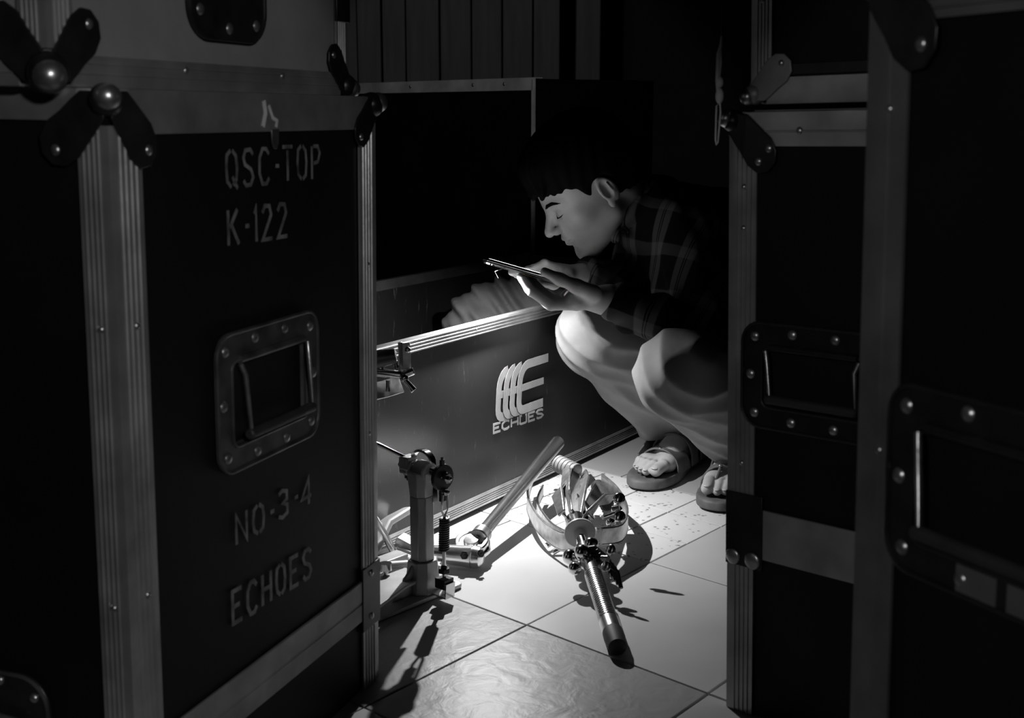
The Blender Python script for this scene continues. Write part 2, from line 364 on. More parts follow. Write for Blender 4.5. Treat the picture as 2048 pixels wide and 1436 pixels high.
def text(root, txt, s0, z0, s1, z1, h, wd, m, ratio=.72, y=-.0003, adj=None, name='painted_lettering'):
    mb = MB(); n = len(txt); wcell = [(.55 if c in '-1' else 1) for c in txt]; tot = sum(wcell); x = 0
    for c, wc in zip(txt, wcell):
        cw = (s1-s0)/tot*wc; lw = cw*ratio; jz = random.uniform(-.001, .001) if adj is None else 0
        for st in GL[c]:
            P_ = []
            for a, b in st:
                s = s0+x+a*lw; f_ = (s-s0)/(s1-s0); P_.append((s, z0+(z1-z0)*f_+b*h+jz))
            ribbon(mb, P_, wd, y)
        x += cw
    return obj(name, mb, m, root, smooth=0)

def lean_frame(X0, Y0, z0, a, lx):
    up = nrm((lx, 0, 1)); d = V3(math.cos(a), math.sin(a), 0); d = nrm(d-up*np.dot(d, up)); n_ = np.cross(up, d)
    R = np.array([d, n_, up]).T
    return (X0+lx*z0, Y0, z0), R

# ---- lower left case
def left_case():
    W, D, HT = .54, .60, .7757
    loc, R = lean_frame(-.3627, 1.15, 0, 1.2339, .014)
    c = empty('flight_case', loc, R); tag(c, 'tall black flight case at left with grey stencilled lettering and fluted corner', 'flight case')
    obj('body', MB().box((.002, .002, 0), (W-.002, D, HT-.002)), M_LAM, c)
    X, Y, Z = V3(1, 0, 0), V3(0, 1, 0), V3(0, 0, 1)
    trim(c, (0, 0, 0), (0, 0, HT-.03), X, Y, .045, .031)
    trim(c, (W, 0, 0), (W, 0, HT-.03), -X, Y, .045, .045, smooth_flange=False)
    trim(c, (.03, 0, HT), (W-.02, 0, HT), -Z, Y, .038, .045, smooth_flange=True)
    trim(c, (0, .03, HT), (0, D, HT), -Z, X, .026, .045, smooth_flange=True)
    obj('lid_band', MB().box((.046, -.003, .1008), (W-.045, .001, .125)).box((.046, -.0024, .125), (W-.045, .001, .1275)).box((.046, -.003, .1275), (W-.045, .001, .1558)), M_ALU_DULL, c, bevel=.001)
    f = [(X, -Z, -Y), (Y, -Z, -X)]
    corner(c, (0, 0, HT), None, f, 1.0, br=.012)
    corner(c, (W, 0, HT), None, [(-X, -Z, -Y), (Y, -Z, X)], .9)
    # corner shoe at the lid joint of the far edge
    obj('joint_plate', MB().box((W-.05, -.0045, .085), (W+.003, -.001, .172)).box((W+.001, -.002, .085), (W+.0045, .04, .172)), M_BLKM, c, bevel=.001)
    for z in (.10, .16): obj('rivet', rivet_mb((W-.025, -.0045, z), (0, -1, 0)), M_ZINC, c)
    trim_rivets(c, [(.028, 0, z) for z in (.565, .305, .12)], -Y, .004)
    trim_rivets(c, [(0, .015, z) for z in (.565, .30)], -X, .004)
    trim_rivets(c, [(W-.025, 0, z) for z in (.57, .35)], -Y, .0035)
    handle(c, .155, .375, .384, .534)
    text(c, 'QSC-TOP', .190, .683, .405, .683, .037, .0042, M_PAINT, .66)
    text(c, 'K-122', .190, .6235, .325, .6235, .036, .0046, M_PAINT, .66)
    text(c, 'NO-3-4', .190, .302, .372, .302, .032, .0046, M_PAINT, .66)
    text(c, 'ECHOES', .178, .217, .368, .209, .036, .0050, M_PAINT, .66)
    # catch tongue and scuffs
    obj('catch_tongue', MB().prism([(-.008, 0), (.008, 0), (.007, -.014), (.003, -.021), (-.003, -.021), (-.007, -.014)], (.287, -.001, .740), (1, 0, 0), (0, 0, 1), .0025), M_DARKM, c, bevel=.0008)
    sm = MB(); ribbon(sm, [(.265, .770), (.268, .757), (.262, .743)], .006, -.0025); ribbon(sm, [(.275, .765), (.283, .752), (.292, .749), (.290, .742)], .004, -.0025)
    obj('scuff_mark', sm, M_LOGO, c, smooth=0)
    # round latch dish on the left side face, low down
    la = empty('x'); bpy.data.objects.remove(la)
    mb = MB(); ctr = V3(-.001, .150, .165)
    mb.prism(rrect(.115, .105, .035, 8), ctr, (0, -1, 0), (0, 0, 1), .004); d = obj('latch_dish', mb, M_BLKM, c, bevel=.0012)
    obj('rolled_rim', MB().tube([ctr+V3(-.005, a, b) for a, b in rrect(.111, .101, .033, 8)], .002, 8, True), M_DARKM, d)
    for a, b in ((.03, .04), (-.04, .03), (0, .042), (-.045, -.01)): obj('rivet', rivet_mb(ctr+V3(-.005, a, b), (-1, 0, 0)), M_ZINC, d)
    obj('latch_key', MB().beam(ctr+V3(-.012, -.025, .0), ctr+V3(-.012, .02, .004), .006, .018), M_ZINC, d, bevel=.002)
    return c
left_case()

# ---- upper left case
def upper_left_case():
    W, D, HT = .567, .55, .36
    loc, R = lean_frame(-.397-.010, 1.137, .781, 1.2339, .014)
    c = empty('flight_case', (loc[0], loc[1], .781), R); tag(c, 'grey painted flight case stacked on top of the lettered black case', 'flight case')
    obj('body', MB().box((.002, .002, .002), (W-.002, D, HT)), M_GREYP, c)
    X, Y, Z = V3(1, 0, 0), V3(0, 1, 0), V3(0, 0, 1)
    trim(c, (0, 0, .03), (0, 0, HT), X, Y, .033, .028)
    trim(c, (W, 0, .03), (W, 0, HT), -X, Y, .030, .03)
    trim(c, (.03, 0, 0), (W-.02, 0, 0), Z, Y, .026, .03, ridges=2)
    trim(c, (0, .03, 0), (0, D, 0), Z, X, .026, .03, ridges=2)
    corner(c, (0, 0, .002), None, [(X, Z, -Y), (Y, Z, -X)], .98, br=.0145)
    corner(c, (W, 0, .002), None, [(-X, Z, -Y), (Y, Z, X)], .85)
    obj('joint_plate', MB().box((W-.033, -.005, .087), (W+.003, -.001, .13)).box((W+.001, -.002, .087), (W+.005, .03, .13)), M_BLKM, c, bevel=.001)
    trim_rivets(c, [(.205, 0, .018), (.40, 0, .018)], -Y, .004)
    ctr = V3(.285, -.001, .115)
    d = obj('latch_dish', MB().prism(rrect(.150, .130, .035, 8), ctr, (1, 0, 0), (0, 0, 1), .004), M_BLKM, c, bevel=.0012)
    obj('rolled_rim', MB().tube([ctr+V3(a, -.0045, b) for a, b in rrect(.146, .126, .033, 8)], .0025, 8, True), M_BLKM, d)
    for a, b in ((-.055, -.036), (0, -.052), (.055, -.046), (.05, -.01), (-.055, .01)): obj('rivet', rivet_mb(ctr+V3(a, -.0042, b), (0, -1, 0), .0062), M_ZINC, d)
    obj('latch_key', MB().beam(ctr+V3(-.03, -.010, .006), ctr+V3(.022, -.010, .006), .006, .010), M_DARKM, d, bevel=.002)
    return c
upper_left_case()

# ---- right cases
def right_case():
    W, D, HT = .45, .55, .7543
    loc, R = lean_frame(.2801, 1.57, 0, -.7769, -.026)
    c = empty('flight_case', loc, R); tag(c, 'black flight case at right whose aluminium edge hides the man\'s back', 'flight case')
    X, Y, Z = V3(1, 0, 0), V3(0, 1, 0), V3(0, 0, 1)
    obj('body', MB().box((.002, .002, .0), (W-.002, D, HT-.002)), M_LAM, c)
    trim(c, (0, 0, 0), (0, 0, HT-.02), X, Y, .0375, .035)
    trim(c, (W, 0, 0), (W, 0, HT), -X, Y, .0375, .035)
    trim(c, (.02, 0, HT), (W, 0, HT), -Z, Y, .0375, .035, ridges=1)
    trim(c, (0, .02, HT), (0, D, HT), -Z, X, .0375, .035, smooth_flange=True)
    obj('lid_band', MB().box((.035, -.003, .211), (W-.0375, .001, .275)), M_ALU_DULL, c, bevel=.0012)
    corner(c, (0, 0, HT), None, [(X, -Z, -Y), (Y, -Z, -X)], 1.0, two=True, br=.011)
    pl = obj('joint_plate', MB().box((-.002, -.005, .197), (.052, -.002, .292)), M_BLKM, c, bevel=.001)
    obj('joint_clip', MB().ball((.010, -.006, .208), .0105, (0, 1, 0), .35).ball((.039, -.006, .208), .0115, (0, 1, 0), .35), M_ZINC, pl)
    trim_rivets(c, [(.020, 0, z) for z in (.669, .62, .47, .33)], -Y, .004)
    trim_rivets(c, [(.095, 0, HT-.02)], -Y, .0045)
    handle(c, .020, .218, .379, .510, M_BLKM)
    return c
right_case()
def upper_right_case():
    loc, R = lean_frame(.3015, 1.549, .767, -.7769, -.026)
    W, D, HT = .42, .45, .33
    c = empty('flight_case', loc, R); tag(c, 'black flight case stacked on top of the right-hand case with broad bottom bands', 'flight case')
    X, Y, Z = V3(1, 0, 0), V3(0, 1, 0), V3(0, 0, 1)
    obj('body', MB().box((.002, .002, .002), (W, D, HT)), M_LAM, c)
    trim(c, (0, 0, .02), (0, 0, HT), X, Y, .026, .026)
    trim(c, (.02, 0, 0), (W, 0, 0), Z, Y, .028, .026, smooth_flange=True)
    trim(c, (0, .02, 0), (0, D, 0), Z, X, .028, .026, smooth_flange=True)
    obj('lid_band', MB().box((.045, -.0022, .030), (W, .001, .043)), M_BLKM, c, bevel=.001)
    corner(c, (0, 0, .002), None, [(X, Z, -Y), (Y, Z, -X)], .8, mp=M_ALU_DULL, br=.010)
    trim_rivets(c, [(.014, 0, z) for z in (.115, .15)], -Y, .004)
upper_right_case()
def front_right_case():
    W, D, HT = .50, .55, .862
    loc, R = lean_frame(.288, 1.0, 0, -1.1229, -.023)
    c = empty('flight_case', loc, R); tag(c, 'nearest black flight case at the right edge with large recessed handle', 'flight case')
    X, Y, Z = V3(1, 0, 0), V3(0, 1, 0), V3(0, 0, 1)
    obj('body', MB().box((.002, .002, .01), (W, D, HT-.002)), M_LAM, c)
    trim(c, (0, 0, .01), (0, 0, HT-.02), X, Y, .042, .04, M_ALU_SHADED, ridges=1)
    trim(c, (.02, 0, HT), (W, 0, HT), -Z, Y, .04, .04, M_ALU_SHADED)
    corner(c, (0, 0, HT), None, [(X, -Z, -Y), (Y, -Z, -X)], 1.1)
    trim_rivets(c, [(.024, 0, z) for z in (.76, .50, .20)], -Y, .004)
    handle(c, .036, .262, .412, .560, M_BLKM)
    obj('label_strip', MB().box((.112, -.0052, .415), (.150, -.004, .436)).box((.160, -.0052, .415), (.200, -.004, .436)), M_ALU_SHADED, c)
front_right_case()

# ---- open trunk with the logo
TL = empty('open_trunk', (-.132, 2.287, 0), np.array([[.525, -.851, 0], [.851, .525, 0], [0, 0, 1]])); tag(TL, 'long open black trunk with white logo print and bright aluminium rim, behind the pedal', 'trunk')
s0, s1, TD, TH = -.42, 1.20, .53, .369
obj('front_panel', MB().box((s0, 0, .008), (s1, .010, TH-.004)), M_LAM_WORN, TL)
obj('back_panel', MB().box((s0, TD-.010, .008), (s1, TD, TH-.004)), M_LAM_WORN, TL)
obj('end_panel', MB().box((s0, .010, .008), (s0+.01, TD-.010, TH-.004)), M_LAM_WORN, TL)
obj('end_panel', MB().box((s1-.01, .010, .008), (s1, TD-.010, TH-.004)), M_LAM_WORN, TL)
obj('bottom_panel', MB().box((s0+.01, .010, .008), (s1-.01, TD-.010, .018)), M_LAM_WORN, TL)
def rim_mb(y0, y1, z0, out):
    mb = MB(); prof = [(y0, z0), (y0-out*.002, z0)]
    n_ = 4
    for k in range(n_):
        z = z0+(TH-z0)*(k+.3)/n_; e = (TH-z0)/n_*.2
        prof += [(y0-out*.0034, z-e), (y0-out*.0042, z), (y0-out*.0042, z+e), (y0-out*.0034, z+2*e)]
    prof += [(y0-out*.003, TH), (y1+out*.002, TH), (y1+out*.002, TH-.006), (y1, TH-.006)]
    N = len(prof); mb.add([(s0, y, z) for y, z in prof]+[(s1, y, z) for y, z in prof], [(i, (i+1) % N, N+(i+1) % N, N+i) for i in range(N)]+[tuple(range(N))[::-1], tuple(range(N, 2*N))])
    return mb
obj('rim_trim', rim_mb(0, .010, .345, 1), M_ALU, TL, smooth=25)
obj('rim_trim', rim_mb(TD-.010, TD, .345, 1), M_ALU, TL, smooth=25)
bt = MB().box((s0, -.003, .010), (s1, .0, .034))
for k in range(5): bt.box((s0, -.0045, .013+k*.0042), (s1, -.003, .0148+k*.0042))
obj('edge_trim', bt, M_ALU, TL, smooth=0)
trim_rivets(TL, [(s, 0, .024) for s in (-.2, .07, .33, .62, .9)], (0, -1, 0), .0035)
trim_rivets(TL, [(s, 0, .357) for s in (-.12, .12, .55)], (0, -1, 0), .003)
for s in (s0+.05, s1-.05):
    for y in (.04, TD-.04): obj('rubber_foot', MB().cyl((s, y, 0), (s, y, .009), .014), M_RUB, TL)
# logo: four echoing letters E
def E_paths(x, sc=1.0):
    sh = lambda u, v: (x+u+.10*v, .170+v)
    H_ = .090; r = .020; arc = []
    arc += [sh(.112-.0*0, H_)]
    for k in range(6):
        t = math.radians(90+18*k); arc.append(sh(.034+.030*math.cos(t), H_-.034+.034*math.sin(t)))
    for k in range(5):
        t = math.radians(180+22.5*k); arc.append(sh(.022+.018*math.cos(t), .018+.018*math.sin(t)))
    arc.append(sh(.100, 0))
    return arc, [sh(.006, H_*.50), sh(.098, H_*.50)]
X0S = [.193, .219, .243, .268]
yy = -.0003
bl = MB(); wl = MB()
for i, x in enumerate(X0S):
    a, b = E_paths(x)
    if i < 3:
        cut = X0S[3]+.03
        a = [p for p in a if p[0] < cut]; 
        b = [b[0], (X0S[3]+.0, b[0][1])]
    ribbon(bl, a, .0205, yy-.0003*(2*i), .0003); ribbon(bl, b, .0150, yy-.0003*(2*i), .0003) if i == 3 else None
    ribbon(wl, a, .0178, yy-.0003*(2*i+1)+.0001, .0003); ribbon(wl, b, .0140, yy-.0003*(2*i+1)+.00005, .0003)
obj('logo_gap_lines', bl, M_LAM, TL, smooth=0)
obj('logo_emblem', wl, M_LOGO, TL, smooth=0)
text(TL, 'ECH0ES', .181, .1445, .378, .1385, .0165, .0046, M_LOGO, .84, y=-.0004, adj=0, name='logo_lettering')

# black case standing behind the trunk
d_ = nrm(V3(-.545, 1.08, 0)); # runs away to the left
bc0 = V3(.063, 3.80, 0); dir_l = nrm(V3(-.59-.063, 4.75-3.80, 0)); 
R = np.array([-dir_l, nrm(np.cross((0, 0, 1), -dir_l)), (0, 0, 1)]).T
bc = empty('flight_case', bc0, R); tag(bc, 'black flight case standing behind the open trunk, thin aluminium top edge', 'flight case')
obj('body', MB().box((-1.1, .002, .01), (-.002, .45, .845)), M_LAM, bc)
X, Y, Z = V3(1, 0, 0), V3(0, 1, 0), V3(0, 0, 1)
trim(bc, (-1.1, 0, .847), (0, 0, .847), -Z, Y, .034, .03, M_ALU_LIT, smooth_flange=True)
trim(bc, (0, 0, .01), (0, 0, .847), -X, Y, .010, .003, M_ALU_LIT, smooth_flange=True)
trim_rivets(bc, [(s, 0, .832) for s in (-.15, -.32, -.7)], -Y, .006)

# hanging cord near the man's back
hc = empty('hanging_cord', pt(1441, 80, 1.45)); tag(hc, 'thin pale cord with a narrow loop hanging in the dark beside the right cases', 'cord')
cp = [(1445, 60), (1443, 78), (1438, 110), (1437, 150), (1439, 175), (1438, 200)]
obj('dark_upper_cord', MB().tube([pt(1446, -20, 1.45)+V3(0, 0, 1.6), pt(1445, 0, 1.45), pt(1444, 72, 1.45)], .0012, 6), M_RUB, hc, world=True)
obj('strand', MB().tube([pt(x, y, 1.45) for x, y in ((1443, 72), (1441, 92), (1437, 108), (1435, 160), (1436, 190))], [.0007, .0016, .0022, .0022, .0016], 8).tube([pt(x, y, 1.45) for x, y in ((1441, 95), (1442, 125), (1438, 160))], .001, 6), M_CORD, hc, world=True)
obj('knot', MB().ball(pt(1440, 165, 1.45), .0036, flat=1.6).ball(pt(1439, 192, 1.45), .0045, flat=1.9), M_CORD, hc, world=True)
obj('loop', MB().tube([pt(x, y, 1.45) for x, y in ((1440, 205), (1441, 225), (1438, 260), (1436, 285), (1433, 290), (1431, 280), (1432, 240), (1433, 212))], .0009, 6, True), M_CORD, hc, world=True)

# ------------------------------------------------------------------ implicit surfaces for the figure
class Grid:
    def __init__(s, lo, hi, h):
        s.lo = np.array(lo, np.float32); s.h = h; s.n = np.ceil((np.array(hi)-np.array(lo))/h).astype(int)+1
        s.D = np.full(s.n, .2, np.float32); s.ax = [s.lo[i]+h*np.arange(s.n[i], dtype=np.float32) for i in range(3)]
    def blk(s, lo, hi, m):
        a = np.clip(np.floor((np.array(lo)-m-s.lo)/s.h).astype(int), 0, s.n); b = np.clip(np.ceil((np.array(hi)+m-s.lo)/s.h).astype(int)+1, 0, s.n)
        sl = tuple(slice(a[i], b[i]) for i in range(3))
        if any(b[i] <= a[i] for i in range(3)): return None, None
        P_ = (s.ax[0][sl[0]][:, None, None], s.ax[1][sl[1]][None, :, None], s.ax[2][sl[2]][None, None, :]); return sl, P_
    def comb(s, sl, d, k, op):
        a = s.D[sl]
        if op == 'add':
            h = np.maximum(k-np.abs(a-d), 0)/max(k, 1e-6); s.D[sl] = np.minimum(a, d)-h*h*k*.25
        elif op == 'sub':
            h = np.maximum(k-np.abs(a+d), 0)/max(k, 1e-6); s.D[sl] = np.maximum(a, -d)+h*h*k*.25
    def cap(s, a, b, ra, rb=None, k=.02, op='add', sq=None):
        rb = ra if rb is None else rb; a, b = np.array(a, np.float32), np.array(b, np.float32); r = max(ra, rb)
        sl, P_ = s.blk(np.minimum(a, b)-r, np.maximum(a, b)+r, k+3*s.h)
        if sl is None: return
        ab = b-a; L = float(ab@ab)+1e-12
        t = np.clip(((P_[0]-a[0])*ab[0]+(P_[1]-a[1])*ab[1]+(P_[2]-a[2])*ab[2])/L, 0, 1)
        d = np.sqrt((P_[0]-a[0]-t*ab[0])**2+(P_[1]-a[1]-t*ab[1])**2+(P_[2]-a[2]-t*ab[2])**2)-(ra+(rb-ra)*t)
        s.comb(sl, d, k, op)
    def ell(s, c, r, R=None, k=.02, op='add'):
        c = np.array(c, np.float32); r = np.array(r, np.float32); R = np.eye(3) if R is None else np.array(R); m = float(r.max())
        sl, P_ = s.blk(c-m, c+m, k+3*s.h)
        if sl is None: return
        q = [(P_[0]-c[0])*R[0][i]+(P_[1]-c[1])*R[1][i]+(P_[2]-c[2])*R[2][i] for i in range(3)]
        k0 = np.sqrt(sum((q[i]/r[i])**2 for i in range(3))); k1 = np.sqrt(sum((q[i]/r[i]**2)**2 for i in range(3)))+1e-9
        s.comb(sl, k0*(k0-1)/k1, k, op)
    def chain(s, pts, rs, k=.02, op='add'):
        for i in range(len(pts)-1): s.cap(pts[i], pts[i+1], rs[i], rs[i+1], k, op)
    def warp(s, fn):
        m = np.abs(s.D) < .05; I = np.nonzero(m); s.D[m] += fn(s.ax[0][I[0]], s.ax[1][I[1]], s.ax[2][I[2]])
    def cut(s, p, n_):
        n_ = nrm(n_); p = np.array(p)
        d = (s.ax[0][:, None, None]-p[0])*n_[0]+(s.ax[1][None, :, None]-p[1])*n_[1]+(s.ax[2][None, None, :]-p[2])*n_[2]
        s.D = np.maximum(s.D, d.astype(np.float32))
    def mesh(s):
        D = s.D; ins = D < 0; n = D.shape; idx = np.zeros(tuple(x-1 for x in n), np.int32)
        cnt = np.zeros(idx.shape, np.int8)
        for i in (0, 1):
            for j in (0, 1):
                for k in (0, 1): cnt += ins[i:n[0]-1+i, j:n[1]-1+j, k:n[2]-1+k]
        act = (cnt > 0) & (cnt < 8); C = np.argwhere(act); idx[act] = np.arange(len(C))
        acc = np.zeros((len(C), 3)); w_ = np.zeros(len(C))
        cor = [(i, j, k) for i in (0, 1) for j in (0, 1) for k in (0, 1)]
        for a in cor:
            for ax in range(3):
                if a[ax]: continue
                b = list(a); b[ax] = 1
                da = D[tuple((C+a).T)]; db = D[tuple((C+b).T)]; m = (da < 0) != (db < 0)
                t = np.where(m, da/(da-db+1e-12), 0); p = np.tile(np.array(a, float), (len(C), 1)); p[:, ax] = t
                acc[m] += p[m]; w_[m] += 1
        V = (C+acc/w_[:, None])*s.h+s.lo
        F_ = []
        for ax in range(3):
            o1, o2 = [(1, 2), (2, 0), (0, 1)][ax]
            sa = [slice(None)]*3; sb = [slice(None)]*3; sa[ax] = slice(0, -1); sb[ax] = slice(1, None)
            A = ins[tuple(sa)]; B = ins[tuple(sb)]; E = np.argwhere(A != B)
            ok = (E[:, o1] > 0) & (E[:, o2] > 0) & (E[:, o1] < n[o1]-1) & (E[:, o2] < n[o2]-1); E = E[ok]
            d1 = np.zeros(3, int); d1[o1] = 1; d2 = np.zeros(3, int); d2[o2] = 1
            q = [idx[tuple((E-d1-d2).T)], idx[tuple((E-d2).T)], idx[tuple(E.T)], idx[tuple((E-d1).T)]]
            Q = np.stack(q, 1); fl_ = ~A[tuple(E.T)]; Q[fl_] = Q[fl_][:, ::-1]; F_.append(Q)
        return V, np.concatenate(F_)
def sdf_obj(name, grids, m, parent, smooth_it=2):
    Vs = []; Fs = []; off = 0
    for g in grids:
        V, Fq = g.mesh()
        # light relaxation
        for _ in range(smooth_it):
            A = np.zeros_like(V); c = np.zeros(len(V))
            for a, b in ((0,1),(1,2),(2,3),(3,0)):
                np.add.at(A, Fq[:, a], V[Fq[:, b]]); np.add.at(c, Fq[:, a], 1)
                np.add.at(A, Fq[:, b], V[Fq[:, a]]); np.add.at(c, Fq[:, b], 1)
            V = V*.5+.5*A/np.maximum(c, 1)[:, None]
        Vs.append(V); Fs.append(Fq+off); off += len(V)
    V = np.concatenate(Vs); Fq = np.concatenate(Fs)
    if parent is not None: V = V-np.array(parent.matrix_basis.translation)
    me = bpy.data.meshes.new(name); me.vertices.add(len(V)); me.vertices.foreach_set('co', V.astype(np.float32).ravel())
    me.loops.add(len(Fq)*4); me.loops.foreach_set('vertex_index', Fq.astype(np.int32).ravel())
    me.polygons.add(len(Fq)); me.polygons.foreach_set('loop_start', np.arange(0, len(Fq)*4, 4, dtype=np.int32))
    me.polygons.foreach_set('use_smooth', np.ones(len(Fq), bool)); me.update(calc_edges=True); me.validate()
    me.materials.append(m); o = bpy.data.objects.new(name, me); COL.objects.link(o); o.parent = parent
    return o

# ------------------------------------------------------------------ the man
man = empty('person', (.42, 2.68, 0)); tag(man, 'man squatting in a dark checked shirt and light trousers, holding a lit phone', 'person')
# joints
LANK, LKNEE, LHIP = V3(.465, 2.60, .085), V3(.292, 2.315, .285), V3(.56, 2.66, .21)
RANK, RKNEE, RHIP = V3(.372, 2.77, .085), V3(.158, 2.565, .318), V3(.50, 2.82, .235)
PEL, CHEST, NECKB = V3(.55, 2.77, .26), V3(.40, 2.71, .46), V3(.265, 2.675, .555)
LSH, LELB, LWR = V3(.345, 2.585, .52), V3(.375, 2.42, .325), V3(.185, 2.432, .405)
RSH, RELB, RWR = V3(.30, 2.83, .51), V3(.255, 2.70, .395), V3(.140, 2.562, .432)
HO = V3(.157, 2.635, .602); yaw, pit = math.radians(14), math.radians(34); HS = 1.07
hf = V3(-math.cos(pit)*math.cos(yaw), -math.cos(pit)*math.sin(yaw), -math.sin(pit)); hl = V3(math.sin(yaw), -math.cos(yaw), 0); hu = np.cross(hf, hl)
HR = np.array([hf, hl, hu]).T
def hp(x, y, z): return HO+(hf*x+hl*y+hu*z)*HS
# head and neck
g = Grid((-.02, 2.48, .42), (.34, 2.80, .80), .0019)
hs = HS
g.cap(hp(-.035, 0, -.03), NECKB+V3(.02, .01, -.03), .050*hs, .058, .02)
g.ell(hp(-.008, 0, .042), V3(.098, .076, .090)*hs, HR, .02)
g.ell(hp(.030, 0, -.020), V3(.060, .062, .085)*hs, HR, .03)
for sg in (-1, 1):
    g.cap(hp(-.004, sg*.050, -.052), hp(.062, sg*.014, -.092), .014*hs, .014*hs, .028)
    g.ell(hp(.052, sg*.040, -.018), V3(.022, .022, .018)*hs, HR, .02)
    g.cap(hp(.080, sg*.010, .020), hp(.068, sg*.044, .020), .009*hs, .007*hs, .012)
    g.ell(hp(.094, sg*.031, .003), V3(.015, .017, .011)*hs, HR, .012, 'sub')
    g.ell(hp(.0735, sg*.031, .002), V3(.0125, .015, .0115)*hs, HR, .006)
    g.cap(hp(.080, sg*.018, .009), hp(.076, sg*.044, .007), .0042*hs, .003*hs, .004)
g.ell(hp(.066, 0, -.093), V3(.022, .022, .017)*hs, HR, .02)
g.ell(hp(.070, 0, -.052), V3(.020, .028, .022)*hs, HR, .02)
g.cap(hp(.082, 0, .016), hp(.108, 0, -.020), .0065*hs, .0092*hs, .012)
g.ell(hp(.110, 0, -.024), V3(.0095, .0105, .0085)*hs, HR, .005)
for sg in (-1, 1):
    g.ell(hp(.097, sg*.0125, -.027), V3(.011, .006, .0075)*hs, HR, .005)
    g.ell(hp(.100, sg*.0070, -.0345), V3(.006, .0035, .004)*hs, HR, .002, 'sub')
g.ell(hp(.0875, 0, -.0495), V3(.010, .021, .0055)*hs, HR, .006)
g.ell(hp(.0855, 0, -.0610), V3(.010, .019, .0062)*hs, HR, .005)
g.cap(hp(.0960, -.016, -.0553), hp(.0960, .016, -.0553), .0020*hs, .0020*hs, .003, 'sub')
g.cap(hp(.0885, .016, -.0553), hp(.0830, .024, -.0565), .0020*hs, .0016*hs, .003, 'sub')
g.ell(hp(.089, 0, -.073), V3(.006, .014, .005)*hs, HR, .008, 'sub')
for sg in (-1, 1):   # ears
    A = HR @ np.array([[math.cos(.22), 0, math.sin(.22)], [0, 1, 0], [-math.sin(.22), 0, math.cos(.22)]])
    c_ = hp(-.010, sg*.079, -.002)
    g.ell(c_, V3(.0175, .0065, .0275)*hs, A, .006)
    g.ell(c_+HR @ V3(.002, sg*.006, .006)*hs, V3(.0110, .0072, .0170)*hs, A, .003, 'sub')
    g.ell(c_+HR @ V3(.004, sg*.004, -.004)*hs, V3(.0080, .0080, .011)*hs, A, .003, 'sub')
    g.cap(c_+HR @ V3(-.006, sg*.004, -.008)*hs, c_+HR @ V3(-.003, sg*.004, .012)*hs, .0028, .0022, .003)
    g.ell(c_+HR @ V3(.007, sg*.0, -.026)*hs, V3(.0065, .005, .009)*hs, A, .005)
HEADG = g
# trunk and limbs under the clothes
g = Grid((.0, 2.2, .0), (.80, 3.05, .66), .006)
g.chain([PEL, (PEL+CHEST)/2+V3(.03, .02, .02), CHEST, NECKB], [.11, .105, .11, .05], .05)
for hip, kn, an in ((LHIP, LKNEE, LANK), (RHIP, RKNEE, RANK)): g.chain([hip, kn], [.075, .048], .04); g.chain([kn, kn*.6+an*.4+V3(.01, .01, 0), an], [.048, .045, .034], .02)
for a, b, c_ in ((LSH, LELB, LWR), (RSH, RELB, RWR)): g.chain([a, b], [.045, .034], .03); g.chain([b, c_], [.034, .027], .02)
g.cap(NECKB, LSH, .05, .045, .04); g.cap(NECKB, RSH, .05, .045, .04)
BODYG = g
# left forearm, hand around the phone
g = Grid((-.03, 2.32, .34), (.30, 2.58, .53), .0018)
g.chain([LELB*.4+LWR*.6, LWR], [.0315, .0245], .01)
PALM = V3(.125, 2.415, .412)
g.cap(LWR, PALM+V3(0, -.01, 0), .023, .018, .02); g.cap(LWR, PALM+V3(-.005, .022, -.002), .022, .017, .02)
g.cap(PALM+V3(-.01, -.016, -.002), PALM+V3(-.018, .03, -.004), .0165, .0155, .02)
fy = [2.392, 2.410, 2.428, 2.446]
for i, y in enumerate(fy):
    e = [0, .004, .002, -.006][i]
    g.chain([V3(.105, y+.004, .404), V3(.072-e, y, .402), V3(.036-e, y-.002, .428+.002*i), V3(.020-e, y-.002, .4525)], [.0125, .0100, .0088, .0074], .005)
g.chain([V3(.150, 2.392, .424), V3(.118, 2.372, .440), V3(.088, 2.370, .4530), V3(.060, 2.376, .4660)], [.017, .0125, .0105, .0085], .01)
LH = g
# right hand reaching the far edge of the phone
g = Grid((-.03, 2.40, .37), (.24, 2.66, .55), .002); sh_ = V3(.005, .022, -.020)
g.chain([RELB*.4+RWR*.6, RWR], [.029, .0245], .01)
g.cap(RWR, V3(.085, 2.505, .468)+sh_, .022, .017, .02)
for i in range(4):
    g.chain([V3(.085-.008*i, 2.500+.006*i, .474-.005*i)+sh_, V3(.058-.008*i, 2.478+.008*i, .486-.006*i)+sh_, V3(.036-.010*i, 2.458+.006*i, .479-.004*i)+sh_, V3(.026-.010*i, 2.446+.005*i, .4700-.0015*i)+sh_*.6], [.0105, .0092, .0082, .007], .005)
g.chain([V3(.105, 2.50, .46)+sh_, V3(.075, 2.475, .448)+sh_, V3(.05, 2.452, .449)+sh_*.7], [.013, .0105, .0085], .008)
RH = g
